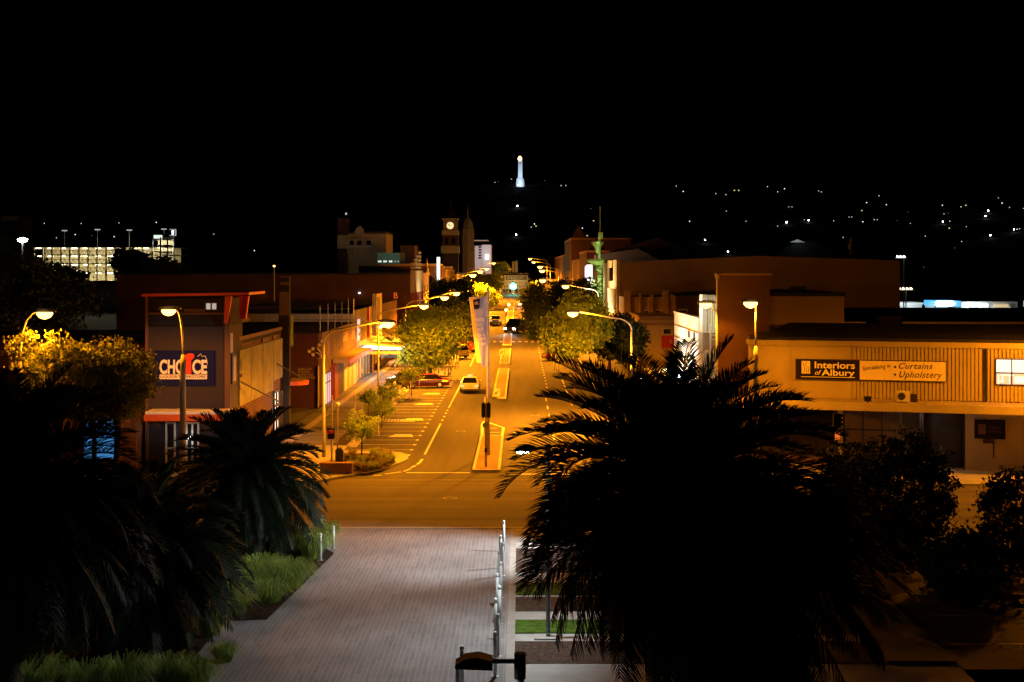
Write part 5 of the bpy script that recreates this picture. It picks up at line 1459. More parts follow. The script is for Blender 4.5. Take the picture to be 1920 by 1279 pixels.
def sheet(pts_px, n=14, depth=0.0, wav=0.05, thick=0.012, turn=0.0):
    """a cloth strip between a left and a right edge given as pixel lines top to bottom, hanging in soft folds"""
    (ax, ay), (bx, by), (cx, cy), (dx_, dy) = pts_px
    vs = []
    mcol = 6
    for i in range(n + 1):
        s = i / n
        for k in range(mcol + 1):
            u_ = k / mcol
            x_ = (ax + (cx - ax) * s) * (1 - u_) + (bx + (dx_ - bx) * s) * u_
            y__ = (ay + (cy - ay) * s) * (1 - u_) + (by + (dy - by) * s) * u_
            vs.append(Vector((fx_(x_), FY2 + depth + turn * (1 - u_) + wav * math.sin(u_ * 5 + s * 4) * 0.6, fzz(y__))))
    m_ = len(vs)
    vs += [v + Vector((0, thick, 0)) for v in vs]
    q = mcol + 1
    fs = [(i * q + k, i * q + k + 1, (i + 1) * q + k + 1, (i + 1) * q + k) for i in range(n) for k in range(mcol)]
    fs += [tuple(m_ + a for a in f[::-1]) for f in fs]
    return MB().add(vs, fs)
obj('slate_field', sheet(((888, 561.5), (912.5, 556), (902.5, 687), (912.5, 687)), depth=-0.03), M['banner'], bn, True)
obj('cream_edge', sheet(((878.5, 558.5), (912, 554.5), (892.5, 681), (901.8, 681)), depth=0.06, turn=0.75), M['bannercream'], bn, True)
crest = MB().prism([(fx_(a), FY2 - 0.1, fzz(c)) for a, c in ((886.8, 562.5), (900.5, 559.5), (899.5, 575), (897, 579), (889, 579.8))], (0, 0.012, 0))
obj('crest', crest, M['maroon'], bn)
cr2 = MB().tube([(fx_(a), FY2 - 0.105, fzz(c)) for a, c in ((900.7, 560), (900, 575), (897.2, 579.6), (889, 580.5))], 0.02, 5)
cr2.prism([(fx_(893.3 + 4.0 * math.cos(k * math.pi / 7)), FY2 - 0.115, fzz(571 - 6 * math.sin(k * math.pi / 7))) for k in range(8)], (0, 0.012, 0))
obj('crest_mark', cr2, M['tan'], bn)
for wd, px0, py0, px1, py1 in (('building', 891.5, 594.5, 908.5, 605), ('in our', 893.2, 606, 905.5, 611), ('youth', 894.4, 613, 907, 623), ('for a', 895.6, 624.5, 909, 631.5), ('united', 896.8, 631.5, 910.5, 639.5), ('region', 898.2, 641.5, 911.5, 649)):
    text('lettering', wd, M['letter'], (fx_(px0), FY2 - 0.13, fzz(py1)), 0.33, (R(90), R(-5), 0), bn, 0.004, 0.012, 0, 'LEFT', 1.0, 1.0, 1.0, (fx_(px1) - fx_(px0), fzz(py0) - fzz(py1)))
# traffic signals seen from behind, beside the flagpole
tp = G(911, 875, 0.14)
TY = tp.y
t = thing('traffic_signal', 'pair of black traffic signal backs on a thin pole at the near median', 'traffic signal', tp, 'traffic signals')
tx = lambda px: P(px, 0, TY).x
tz = lambda py: P(0, py, TY).z
obj('pole', MB().tube([tp, (tp.x, TY, tz(745))], 0.075, 8), M['polebeige'], t, True)
def backplate(x0, x1, z0_, z1_):
    m_ = MB(); r = 0.12
    m_.prism([(x0 + r, TY - 0.1, z0_), (x1 - r, TY - 0.1, z0_), (x1, TY - 0.1, z0_ + r), (x1, TY - 0.1, z1_ - r), (x1 - r, TY - 0.1, z1_), (x0 + r, TY - 0.1, z1_), (x0, TY - 0.1, z1_ - r), (x0, TY - 0.1, z0_ + r)], (0, 0.06, 0))
    m_.box(x0 + 0.05, x1 - 0.05, TY - 0.2, TY - 0.102, z0_ + 0.1, z1_ - 0.1)
    return m_
for a, c in ((902.8, 909.5), (913, 919.8)): obj('signal_head', backplate(tx(a), tx(c), tz(785), tz(753)), M['black'], t)
obj('round_sign', MB().prism([(tx(910.5) + 0.19 * math.cos(k * math.pi / 8), TY - 0.12, tz(797) + 0.19 * math.sin(k * math.pi / 8)) for k in range(16)], (0, 0.02, 0)), M['steel'], t)
obj('push_button', MB().box(tp.x - 0.07, tp.x + 0.07, TY - 0.18, TY - 0.08, 1.0, 1.25), M['black'], t)

def signal(label, px, py, hh=3.2, lit=True):
    g = G(px, py, 0.14)
    t = thing('traffic_signal', label, 'traffic signal', g, 'traffic signals')
    obj('pole', MB().tube([g, g + Vector((0, 0, hh))], 0.07, 8), M['polebeige'], t)
    hd_ = obj('signal_head', MB().box(g.x - 0.2, g.x + 0.2, g.y - 0.3, g.y - 0.075, g.z + hh - 1.1, g.z + hh), M['black'], t)
    for k, e in ((0.92, 'redlamp' if lit else 'black'), (0.55, 'black'), (0.2, 'black')):
        z_ = g.z + hh - 1.1 + k
        mm_ = E[e] if e in E else M['glassdark']
        obj('lens', MB().prism([(g.x + 0.11 * math.cos(a * math.pi / 6), g.y - 0.34, z_ + 0.11 * math.sin(a * math.pi / 6)) for a in range(12)], (0, 0.035, 0)), mm_, hd_)
    return t
def beacon(label, px, pyl, y_):
    p = P(px, pyl, y_)
    t = thing('crossing_beacon', label, 'beacon', (p.x, y_, road_z(y_) + 0.14), 'glowing beacons at the zebra crossing median')
    obj('pole', MB().tube([(p.x, y_, road_z(y_) + 0.14), (p.x, y_, p.z - 0.3)], 0.06, 6), M['polebeige'], t)
    obj('red_body', MB().box(p.x - 0.2, p.x + 0.2, y_ - 0.15, y_ + 0.15, p.z - 1.0, p.z - 0.28), E['redglow'], t)
    obj('globe', MB().lathe([(0.06, -0.27), (0.24, -0.1), (0.24, 0.08), (0.06, 0.24)], 10, (p.x, y_, p.z)), E['amber'], t)
beacon('nearer red bodied beacon with a glowing top on the street median', 949, 581, 238)
beacon('farther red bodied beacon with a glowing top on the street median', 954, 571, 252)
# green signal glow at the far junction
p = P(962, 537, 395)
t = thing('traffic_signal', 'distant traffic signal glowing blue green in front of the pub', 'traffic signal', (p.x, 395, road_z(395)), 'traffic signals')
obj('pole', MB().tube([(p.x, 395, road_z(395)), (p.x, 430, p.z - 0.5)], 0.1, 6), M['steel'], t)
obj('signal_head', MB().box(p.x - 0.3, p.x + 0.3, 395.05, 395.3, p.z - 0.6, p.z + 1.5), M['black'], t)
obj('lens', MB().lathe([(0.2, -1.0), (0.95, -0.5), (0.95, 0.4), (0.2, 1.0)], 12, p), E['greenlamp'], t)
light(t, 'POINT', (p.x, 393.5, p.z), 1600, (0.1, 1.0, 0.65), 0.4)

# pedestrian signal, posts, bin and brick seat at the left corner
g = G(622, 872, KZ)
t = thing('pedestrian_signal', 'dark red pedestrian signal on a pole by the left kerb corner', 'pedestrian signal', g)
obj('pole', MB().tube([g, (g.x, g.y, P(0, 742, g.y).z)], 0.06, 8), M['polebeige'], t)
hd_ = obj('signal_head', MB().box(g.x - 0.22, g.x + 0.2, g.y - 0.35, g.y - 0.065, P(0, 822, g.y).z, P(0, 803, g.y).z), M['maroon'], t)
obj('visor', MB().box(g.x - 0.16, g.x + 0.14, g.y - 0.45, g.y - 0.352, P(0, 812, g.y).z, P(0, 806, g.y).z), M['redpaint'], hd_)
g = G(633, 864, KZ)
t = thing('lantern_post', 'slim pale post with a small round top beside the navy bin', 'post', g)
obj('pole', MB().tube([g, (g.x, g.y, P(0, 762, g.y).z)], 0.045, 8), M['polebeige'], t)
obj('top', MB().lathe([(0.05, 0), (0.13, 0.08), (0.13, 0.2), (0.05, 0.3)], 10, (g.x, g.y, P(0, 763, g.y).z)), M['trim'], t)
g = G(636, 868, KZ)
t = thing('litter_bin', 'navy litter bin with a sloped top by the red brick seat', 'bin', g)
w2 = 7.3 / F * g.y
zt_ = P(0, 846, g.y).z
obj('body', MB().box(g.x - w2, g.x + w2, g.y, g.y + 0.5, g.z, zt_), M['binblue'], t)
obj('lid', MB().prism([(g.x - w2 - 0.03, g.y - 0.03, zt_), (g.x + w2 + 0.03, g.y - 0.03, zt_), (g.x + w2 * 0.6, g.y - 0.03, zt_ + 0.16), (g.x - w2 * 0.6, g.y - 0.03, zt_ + 0.16)], (0, 0.56, 0)), M['binblue'], t)
obj('opening', MB().box(g.x - w2 * 0.6, g.x + w2 * 0.6, g.y - 0.012, g.y - 0.002, zt_ - 0.25, zt_ - 0.1), M['ink'], t)
a_ = G(600, 888, KZ); c_ = G(660, 888, KZ)
single('brick_bench', MB().box(a_.x, c_.x, a_.y, a_.y + 0.5, KZ, KZ + 0.52).box(a_.x - 0.04, c_.x + 0.04, a_.y - 0.04, a_.y + 0.54, KZ + 0.523, KZ + 0.6), M['brick'], 'low red brick seat wall at the left street corner', 'seat wall', base=(a_.x, a_.y, KZ))
# young tree stake posts and slim parking posts
for lab, px, py, tpy in (('thin pale parking post beside the dark red car', 786, 729, 701), ('thin pale parking post near the second sapling', 770, 748, 717), ('thin pale post on the dark footpath beside the purple shop', 666, 775, 741), ('thin pale post between the first saplings at the kerb', 710, 817, 784)):
    g = G(px, py, 0.0)
    t = thing('parking_post', lab, 'post', g, 'thin posts along the left kerb')
    zt_ = P(0, tpy, g.y).z
    obj('pole', MB().tube([g, (g.x, g.y, zt_)], 0.035, 6), M['trim'], t)
    obj('cap', MB().lathe([(0.045, 0), (0.045, 0.05), (0.02, 0.07)], 8, (g.x, g.y, zt_)), M['trim'], t)
# signals in front of the furnishing shop
q = P(1572, 800, 70)
t = thing('traffic_signal', 'dark three visor traffic signal before the furnishing shop window', 'traffic signal', (q.x, 70, 0.1), 'traffic signals')
obj('pole', MB().tube([(q.x - 0.1, 70, 0.1), (q.x - 0.1, 70, P(0, 770, 70).z)], 0.08, 8), M['darksteel'], t)
obj('signal_head', MB().box(q.x - 0.3, q.x + 0.05, 69.8, 69.92, P(0, 800, 70).z, P(0, 775, 70).z), M['black'], t)
vs_ = MB()
for py in (778, 786, 794): vs_.prism([(q.x + 0.052, 69.75, P(0, py, 70).z + 0.1), (q.x + 0.28, 69.75, P(0, py, 70).z - 0.02), (q.x + 0.052, 69.75, P(0, py, 70).z - 0.12)], (0, 0.25, 0))
obj('visor', vs_, M['black'], t)
obj('orange_notice', MB().box(q.x - 0.22, q.x - 0.0, 69.7, 69.79, P(0, 823, 70).z, P(0, 808, 70).z), E['orangesign'], t)

# ------------------------------------------------------------------ cars
def make_car(name, label, paint, kind='sedan', taxi=False, lights_on=None, group=None):
    """origin on the ground under the middle; the nose points along +y"""
    t = thing(name, label, {'suv': 'car', 'sedan': 'car', 'coupe': 'car'}[kind], group=group)
    Lc, Wc = (4.7, 0.9) if kind != 'suv' else (4.6, 0.94)
    hb_ = 0.95 if kind != 'suv' else 1.12
    hr = 1.45 if kind == 'sedan' else (1.32 if kind == 'coupe' else 1.82)
    st_ = [(-Lc / 2, 0.80, 0.42, hb_ - 0.16), (-Lc / 2 + 0.10, 0.95, 0.30, hb_ - 0.04), (-Lc / 2 + 0.7, 1.0, 0.24, hb_), (-0.6, 1.0, 0.22, hb_ - 0.02), (0.75, 1.0, 0.22, hb_ - 0.03), (Lc / 2 - 0.9, 0.98, 0.24, hb_ - 0.14), (Lc / 2 - 0.15, 0.92, 0.28, hb_ - 0.26), (Lc / 2, 0.78, 0.40, hb_ - 0.36)]
    vs, fs = [], []
    for y_, wf_, zb_, zt_ in st_:
        w_ = Wc * wf_
        zm = zb_ + (zt_ - zb_) * 0.55
        vs += [(-w_ * 0.9, y_, zb_), (-w_, y_, zm), (-w_ * 0.96, y_, zt_ - 0.06), (-w_ * 0.86, y_, zt_), (w_ * 0.86, y_, zt_), (w_ * 0.96, y_, zt_ - 0.06), (w_, y_, zm), (w_ * 0.9, y_, zb_)]
    for i in range(len(st_) - 1):
        for k in range(8): fs.append((i * 8 + k, i * 8 + (k + 1) % 8, i * 8 + 8 + (k + 1) % 8, i * 8 + 8 + k))
    fs += [tuple(range(8)), tuple(range((len(st_) - 1) * 8, len(st_) * 8))[::-1]]
    body = MB().add(vs, fs)
    yb0, yb1, yt0, yt1 = {'sedan': (-1.75, 1.15, -1.0, 0.25), 'coupe': (-1.7, 0.85, -0.9, 0.0), 'suv': (-2.2, 1.2, -2.0, 0.45)}[kind]
    wb, wt = Wc * 0.86, Wc * 0.68
    z0_ = hb_ - 0.015
    gv = [(-wb, yb0, z0_), (wb, yb0, z0_), (wb, yb1, z0_ - 0.06), (-wb, yb1, z0_ - 0.06), (-wt, yt0, hr - 0.05), (wt, yt0, hr - 0.05), (wt, yt1, hr - 0.05), (-wt, yt1, hr - 0.05)]
    obj('window', MB().add(gv, [(0, 1, 5, 4), (1, 2, 6, 5), (2, 3, 7, 6), (3, 0, 4, 7), (4, 5, 6, 7)]), M['glassdark'], t)
    g_ = [Vector(v) for v in gv]
    body.add([(-wt - 0.01, yt0 - 0.03, hr - 0.055), (wt + 0.01, yt0 - 0.03, hr - 0.055), (wt + 0.01, yt1 + 0.03, hr - 0.055), (-wt - 0.01, yt1 + 0.03, hr - 0.055), (-wt * 0.85, yt0 + 0.12, hr), (wt * 0.85, yt0 + 0.12, hr), (wt * 0.85, yt1 - 0.12, hr), (-wt * 0.85, yt1 - 0.12, hr)], [(0, 1, 5, 4), (1, 2, 6, 5), (2, 3, 7, 6), (3, 0, 4, 7), (4, 5, 6, 7), (3, 2, 1, 0)])
    for a, c in ((0, 4), (1, 5), (2, 6), (3, 7)): body.tube([g_[a], g_[c]], 0.045, 5)
    for s in (-1, 1):
        mid = 0.5 * (g_[0] + g_[3]); mt = 0.5 * (g_[4] + g_[7])
        body.tube([(s * abs(mid.x), 0.0, hb_ - 0.03), (s * abs(mt.x), -0.15, hr - 0.05)], 0.04, 5)
    obj('body', body, paint, t, False)
    for y_ in (-Lc / 2 + 0.95, Lc / 2 - 0.95):
        for s in (-1, 1):
            wh = obj('wheel', MB().xwheel([(0.2, -0.1), (0.32, -0.1), (0.33, 0), (0.32, 0.1), (0.2, 0.1)], 16, (s * (Wc - 0.1), y_, 0.33)), M['rubber'], t)
            obj('rim', MB().xwheel([(0.2, 0.0), (0.18, 0.02), (0.05, 0.035)] if s > 0 else [(0.05, -0.035), (0.18, -0.02), (0.2, 0.0)], 12, (s * (Wc + 0.005), y_, 0.33)), M['alloy'], wh)
    zl = hb_ - 0.22
    for s in (-1, 1):
        obj('tail_light', MB().box(s * 0.66 - 0.16, s * 0.66 + 0.16, -Lc / 2 - 0.015, -Lc / 2 + 0.12, zl - 0.08, zl + 0.07), E['tail'] if lights_on in ('rear', 'both') else M['tailoff'], t)
        h_ = obj('headlight', MB().box(s * 0.6 - 0.17, s * 0.6 + 0.17, Lc / 2 - 0.12, Lc / 2 + 0.03, 0.52, 0.66), E['headlight'] if lights_on in ('front', 'both') else M['trim'], t)
        obj('mirror', MB().box(s * (Wc + 0.1) - 0.1, s * (Wc + 0.1) + 0.1, 0.75, 0.87, hb_ - 0.02, hb_ + 0.12), paint, t)
    obj('bumper', MB().box(-Wc * 0.86, Wc * 0.86, -Lc / 2 - 0.03, -Lc / 2 + 0.2, 0.26, 0.42), M['black'], t)
    obj('bumper', MB().box(-Wc * 0.8, Wc * 0.8, Lc / 2 - 0.2, Lc / 2 + 0.03, 0.26, 0.4), M['black'], t)
    obj('number_plate', MB().box(-0.22, 0.22, -Lc / 2 - 0.03, -Lc / 2 - 0.004, zl - 0.17, zl - 0.05), M['plate'], t)
    if taxi:
        obj('roof_sign', MB().prism([(-0.3, -0.45, hr + 0.003), (0.3, -0.45, hr + 0.003), (0.22, -0.45, hr + 0.2), (-0.22, -0.45, hr + 0.2)], (0, 0.22, 0)), E['taxisign'], t)
    return t
def put(car, px, py, heading, scale=1.0, dz=0.0, ahead=2.3):
    g = G(px, py)
    y_ = g.y + ahead * abs(math.cos(R(heading)))
    x_ = P(px, 0, g.y).x
    car.location = (x_, y_, road_z(y_) + 0.008 + dz)
    car.rotation_euler = (0, 0, R(heading))
    car.scale = (scale,) * 3
put(make_car('taxi', 'white taxi with an orange roof sign driving away in the left lane', M['carwhite'], 'sedan', True, 'rear', 'cars on the street'), 880, 738, 0)
put(make_car('white_sedan', 'white sedan driving away beyond the street banner', M['carwhite'], 'sedan', False, 'rear', 'cars on the street'), 929, 611, 0, 1.15)
suv = make_car('dark_four_wheel_drive', 'dark green four wheel drive coming head on with glaring headlights', M['cardark'], 'suv', False, 'front', 'cars on the street')
put(suv, 966, 622, 162, 1.25, 0, -2.3)
for s in (-0.63, 0.63): light(suv, 'SPOT', (s, 2.6, 0.6), 260, (1, 0.97, 0.85), 0.08, 60, 0.6, (s * 1.2, 22, -0.6), 'headlight_beam')
wc = make_car('oncoming_white_car', 'white car farther up the street facing the camera with both headlights on', M['carwhite'], 'sedan', False, 'front', 'cars on the street')
put(wc, 979, 574, 180, 1.0, 0, -2.3)
for s in (-0.6, 0.6): light(wc, 'SPOT', (s, 2.7, 0.6), 260, (1, 0.97, 0.85), 0.08, 60, 0.6, (s * 1.2, 22, -0.4), 'headlight_beam')
GP = 'cars parked at the kerb'
rc_ = make_car('dark_red_coupe', 'dark red car parked nose in to the left kerb, nearest the taxi', M['carred'], 'sedan', False, None, GP)
put(rc_, 797, 728, 98, 0.98)
bc_ = make_car('black_hatchback', 'black car half hidden by the sapling, parked left of the dark red car', M['cardark'], 'suv', False, None, GP)
put(bc_, 762, 724, 97, 0.92)
sc_ = make_car('silver_wagon', 'silver car parked half under the left street tree', M['carsilver'], 'suv', False, None, GP)
put(sc_, 851, 673, 38, 0.98)
rp_ = make_car('red_hatchback', 'bright red car parked beyond the silver car on the left', mat('car_bright_red', (0.42, 0.02, 0.015), 0.25, var=0.03), 'sedan', False, None, GP)
put(rp_, 866, 662, 40)
fd = make_car('dark_sedan', 'dark car parked far up the street, left of the two beacons', M['cardark'], 'sedan', False, None, GP)
put(fd, 922, 560, 60)
fs2 = make_car('pale_sedan', 'pale car parked at the left kerb just behind the banner pole', M['carsilver'], 'sedan', False, None, GP)
put(fs2, 917, 571, 55)
rr = make_car('small_red_car', 'red car with a white stripe parked at the right kerb behind the bollards', M['carred'], 'sedan', False, None, GP)
put(rr, 1052, 676, -70)
for lab, px, py in (('pale van like car beneath the left trees, leftmost of the group', 762, 690), ('cream car in the shade beneath the left trees', 802, 682)):
    c9 = make_car('parked_car', lab, M['carsilver'], 'suv', False, None, 'cars beneath the left trees')
    put(c9, px, py, 95)

# ------------------------------------------------------------------ trees
def leaf_quad(vs, fs, c, s, rng):
    a = Vector((rng.gauss(0, 1), rng.gauss(0, 1), rng.gauss(0, 1))).normalized()
    b_ = a.orthogonal().normalized()
    q = rng.random() * 6.28
    e1 = b_ * math.cos(q) + a.cross(b_) * math.sin(q)
    e2 = a.cross(e1)
    n = len(vs)
    vs += [c - e1 * s, c + e2 * s * 0.55, c + e1 * s, c - e2 * s * 0.55]
    fs.append((n, n + 1, n + 2, n + 3))

def crown_mesh(rx, ry, rz, seed, nclump=150, per=34, leaf=0.16, clump=0.55, hollow=0.45):
    """leaf clumps through an uneven ellipsoid centred at the origin"""
    rng = random.Random(seed)
    vs, fs = [], []
    lobes = [(Vector((rng.gauss(0, 1), rng.gauss(0, 1), rng.gauss(0.2, 0.8))).normalized(), rng.uniform(-0.36, 0.3)) for _ in range(16)]
    for _ in range(nclump):
        d = Vector((rng.gauss(0, 1), rng.gauss(0, 1), rng.gauss(0, 1))).normalized()
        r = 1.0
        for l, k in lobes:
            r += k * max(0, d.dot(l)) ** 6
        r *= rng.uniform(hollow, 1.0) ** 0.6
        c = Vector((d.x * rx * r, d.y * ry * r, d.z * rz * r))
        cs = clump * rng.uniform(0.6, 1.25)
        for _ in range(per):
            o_ = Vector((rng.gauss(0, 1), rng.gauss(0, 1), rng.gauss(0, 0.75))) * cs * 0.5
            leaf_quad(vs, fs, c + o_, leaf * rng.uniform(0.7, 1.3), rng)
    return MB().add(vs, fs)

def trunk_mesh(h, rad, spread, seed, crown_z):
    rng = random.Random(seed)
    m_ = MB()
    m_.tube([(0, 0, -0.05), (0.02, 0, h * 0.15), (0.05, 0.03, h * 0.6), (0.03, 0, h)], [rad * 1.3, rad, rad * 0.85, rad * 0.7], 9)
    for i in range(7):
        a = i * 0.9 + rng.random()
        e = rng.uniform(0.45, 0.8) * spread
        z1 = crown_z + rng.uniform(-0.3, 0.6) * spread * 0.6
        m_.tube([(0.03, 0, h * rng.uniform(0.75, 1.0)), (math.cos(a) * e * 0.4, math.sin(a) * e * 0.4, h + (z1 - h) * 0.55), (math.cos(a) * e, math.sin(a) * e, z1)], [rad * 0.5, rad * 0.3, rad * 0.08], 6)
    return m_

def tree(name, label, cat, x, y, cz_, rx, rz, m_leaf, seed, group=None, rad=0.2, nclump=150, per=34, leaf=0.17, clump=0.6, z0_=None, ry=None, hollow=0.45):
    z0_ = road_z(y) + KZ if z0_ is None else z0_
    t = thing(name, label, cat, (x, y, z0_), group)
    ORG[t.name] = Vector((0, 0, 0))
    hc = cz_ - z0_
    obj('trunk', trunk_mesh(max(0.4, hc - rz * 0.75), rad, rx, seed, hc), M['bark'], t)
    cm_ = crown_mesh(rx, ry or rx, rz, seed, nclump, per, leaf, clump, hollow)
    cm_.v = [(a, b_, c + hc) for a, b_, c in cm_.v]
    obj('crown', cm_, m_leaf, t)
    return t
TL = 'street trees on the left'; TR = 'street trees on the right'
def tpx(name, label, cat, px, py, y, rpx, rpy, m_leaf, seed, group=None, **k):
    p = P(px, py, y)
    return tree(name, label, cat, p.x, y, p.z, rpx / F * y, rpy / F * y, m_leaf, seed, group, **k)
tpx('street_tree', 'round street tree with a lit right shoulder, above the parked cars on the left', 'tree', 806, 635, 150, 70, 56, M['leaf'], 11, TL, rad=0.26, nclump=330, leaf=0.2, clump=0.75, hollow=0.6)
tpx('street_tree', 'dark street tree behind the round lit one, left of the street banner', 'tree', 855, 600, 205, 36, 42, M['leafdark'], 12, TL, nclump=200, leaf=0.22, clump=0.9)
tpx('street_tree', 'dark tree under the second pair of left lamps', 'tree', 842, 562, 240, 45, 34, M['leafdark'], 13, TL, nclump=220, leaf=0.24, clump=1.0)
tpx('street_tree', 'very bright yellow lit tree under the far left lamps', 'tree', 905, 536, 330, 40, 26, M['leaf'], 14, TL, nclump=230, leaf=0.3, clump=1.0)
tpx('street_tree', 'bright tree top edge at the highest far left lamp', 'tree', 934, 508, 480, 20, 14, M['leaf'], 15, TL, nclump=150, leaf=0.35, clump=1.2)
tpx('street_tree', 'lower half dark tree at the left kerb just beyond the banner top', 'tree', 893, 560, 300, 36, 20, M['leaf'], 16, TL, nclump=170, leaf=0.28, clump=0.9)
tpx('street_tree', 'dark low tree far left of the long cream building', 'tree', 812, 548, 260, 26, 22, M['leafdark'], 17, TL, nclump=150, leaf=0.26, clump=0.9)
tpx('street_tree', 'broad golden tree fully lit by the lamp hanging before it on the right', 'tree', 1076, 612, 121, 66, 54, M['leaf'], 21, TR, rad=0.22, nclump=420, leaf=0.16, clump=0.55, hollow=0.6)
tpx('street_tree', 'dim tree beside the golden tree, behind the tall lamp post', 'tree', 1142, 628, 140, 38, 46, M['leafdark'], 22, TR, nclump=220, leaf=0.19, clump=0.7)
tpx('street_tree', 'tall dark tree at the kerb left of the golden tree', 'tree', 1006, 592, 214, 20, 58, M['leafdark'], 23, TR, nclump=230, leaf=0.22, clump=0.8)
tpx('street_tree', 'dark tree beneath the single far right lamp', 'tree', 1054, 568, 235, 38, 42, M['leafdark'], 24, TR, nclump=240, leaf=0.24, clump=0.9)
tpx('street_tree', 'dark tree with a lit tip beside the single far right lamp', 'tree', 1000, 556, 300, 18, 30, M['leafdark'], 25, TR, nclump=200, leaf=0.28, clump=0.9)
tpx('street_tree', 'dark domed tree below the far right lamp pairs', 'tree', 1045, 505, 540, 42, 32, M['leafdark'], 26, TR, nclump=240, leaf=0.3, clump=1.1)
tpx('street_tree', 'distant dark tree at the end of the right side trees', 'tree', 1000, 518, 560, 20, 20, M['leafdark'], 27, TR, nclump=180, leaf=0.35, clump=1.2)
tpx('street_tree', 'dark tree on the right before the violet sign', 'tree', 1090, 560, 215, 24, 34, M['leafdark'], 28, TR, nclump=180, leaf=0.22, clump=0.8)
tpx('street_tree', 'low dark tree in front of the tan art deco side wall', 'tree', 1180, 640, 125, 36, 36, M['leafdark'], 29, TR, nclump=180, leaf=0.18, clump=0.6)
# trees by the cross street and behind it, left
GX = 'trees at the left end of the cross street'
tpx('plane_tree', 'golden lit tree directly under the leftmost street lamp', 'tree', 108, 708, 69.0, 82, 74, M['leafgold'], 31, GX, rad=0.22, nclump=300, leaf=0.10, clump=0.42, z0_=0.1, hollow=0.4)
tpx('plane_tree', 'golden lit tree spreading toward the CHOICE signboard', 'tree', 218, 708, 70.5, 76, 76, M['leafgold'], 32, GX, rad=0.2, nclump=330, leaf=0.10, clump=0.42, z0_=0.1, hollow=0.4)
tpx('plane_tree', 'low golden lit tree crown just above the blue window', 'tree', 175, 745, 71.5, 95, 52, M['leafgold'], 38, GX, rad=0.15, nclump=260, leaf=0.10, clump=0.42, z0_=0.1, hollow=0.3)
tpx('plane_tree', 'dark tree mass behind the golden ones at the far left', 'tree', 60, 560, 120, 130, 90, M['leafdark'], 33, GX, nclump=260, leaf=0.2, clump=1.0, z0_=0.0)
tpx('plane_tree', 'dark tree standing before the car park, right of its lattice', 'tree', 245, 497, 240, 34, 36, M['leafdark'], 34, GX, nclump=220, leaf=0.25, clump=0.8, z0_=0.0)
tpx('plane_tree', 'dark rounded tree hiding the lower left floors of the car park', 'tree', 105, 530, 230, 80, 38, M['leafdark'], 35, GX, nclump=260, leaf=0.25, clump=0.9, z0_=0.0)
tpx('plane_tree', 'dark tree below the car park stair tower', 'tree', 310, 515, 220, 40, 34, M['leafdark'], 36, GX, nclump=200, leaf=0.25, clump=0.8, z0_=0.0)
tpx('plane_tree', 'far left dark tree under the glaring pole lamp', 'tree', 30, 485, 260, 36, 24, M['leafdark'], 37, GX, nclump=160, leaf=0.28, clump=0.9, z0_=0.0)
# right foreground trees
GF = 'dark trees in front of the furnishing shop'
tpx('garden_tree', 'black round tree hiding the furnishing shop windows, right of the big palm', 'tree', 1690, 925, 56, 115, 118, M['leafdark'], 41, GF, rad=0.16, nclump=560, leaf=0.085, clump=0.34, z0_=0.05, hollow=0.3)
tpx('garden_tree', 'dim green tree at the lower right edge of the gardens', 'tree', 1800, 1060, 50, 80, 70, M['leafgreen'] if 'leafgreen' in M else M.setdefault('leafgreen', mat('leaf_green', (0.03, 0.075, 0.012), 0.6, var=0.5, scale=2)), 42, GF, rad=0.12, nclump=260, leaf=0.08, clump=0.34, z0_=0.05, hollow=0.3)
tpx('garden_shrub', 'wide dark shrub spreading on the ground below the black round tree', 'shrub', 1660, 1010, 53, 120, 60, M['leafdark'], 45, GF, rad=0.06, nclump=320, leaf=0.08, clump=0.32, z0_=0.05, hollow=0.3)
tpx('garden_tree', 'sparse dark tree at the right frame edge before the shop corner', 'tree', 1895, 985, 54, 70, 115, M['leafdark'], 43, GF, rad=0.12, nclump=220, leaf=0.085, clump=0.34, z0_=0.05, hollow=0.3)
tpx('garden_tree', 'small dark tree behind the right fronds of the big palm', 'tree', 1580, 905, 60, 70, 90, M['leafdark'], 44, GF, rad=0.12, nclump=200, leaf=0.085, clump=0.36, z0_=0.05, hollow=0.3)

# saplings along the left kerb
GS = 'saplings in the left kerbside garden'
for i, (px, by, cy_, rpx, rpy, lab) in enumerate(((677, 866, 800, 30, 26, 'nearest sapling in the corner shrub bed, with a see through crown'), (715, 800, 764, 30, 24, 'second sapling along the kerb, beside the drain grate'), (727, 770, 738, 26, 20, 'third sapling along the kerb, over the dark footpath'), (771, 742, 704, 24, 18, 'yellow lit sapling in front of the black parked car'), (690, 775, 745, 16, 12, 'small low sapling on the footpath side of the bed'))):
    g = G(px, by, 0.1)
    p = P(px, cy_, g.y)
    tree('sapling', lab, 'sapling', p.x, g.y, p.z, rpx / F * g.y, rpy / F * g.y, M['leaf'], 50 + i, GS, rad=0.05, nclump=60, per=22, leaf=0.085, clump=0.3, z0_=0.1, hollow=0.2)

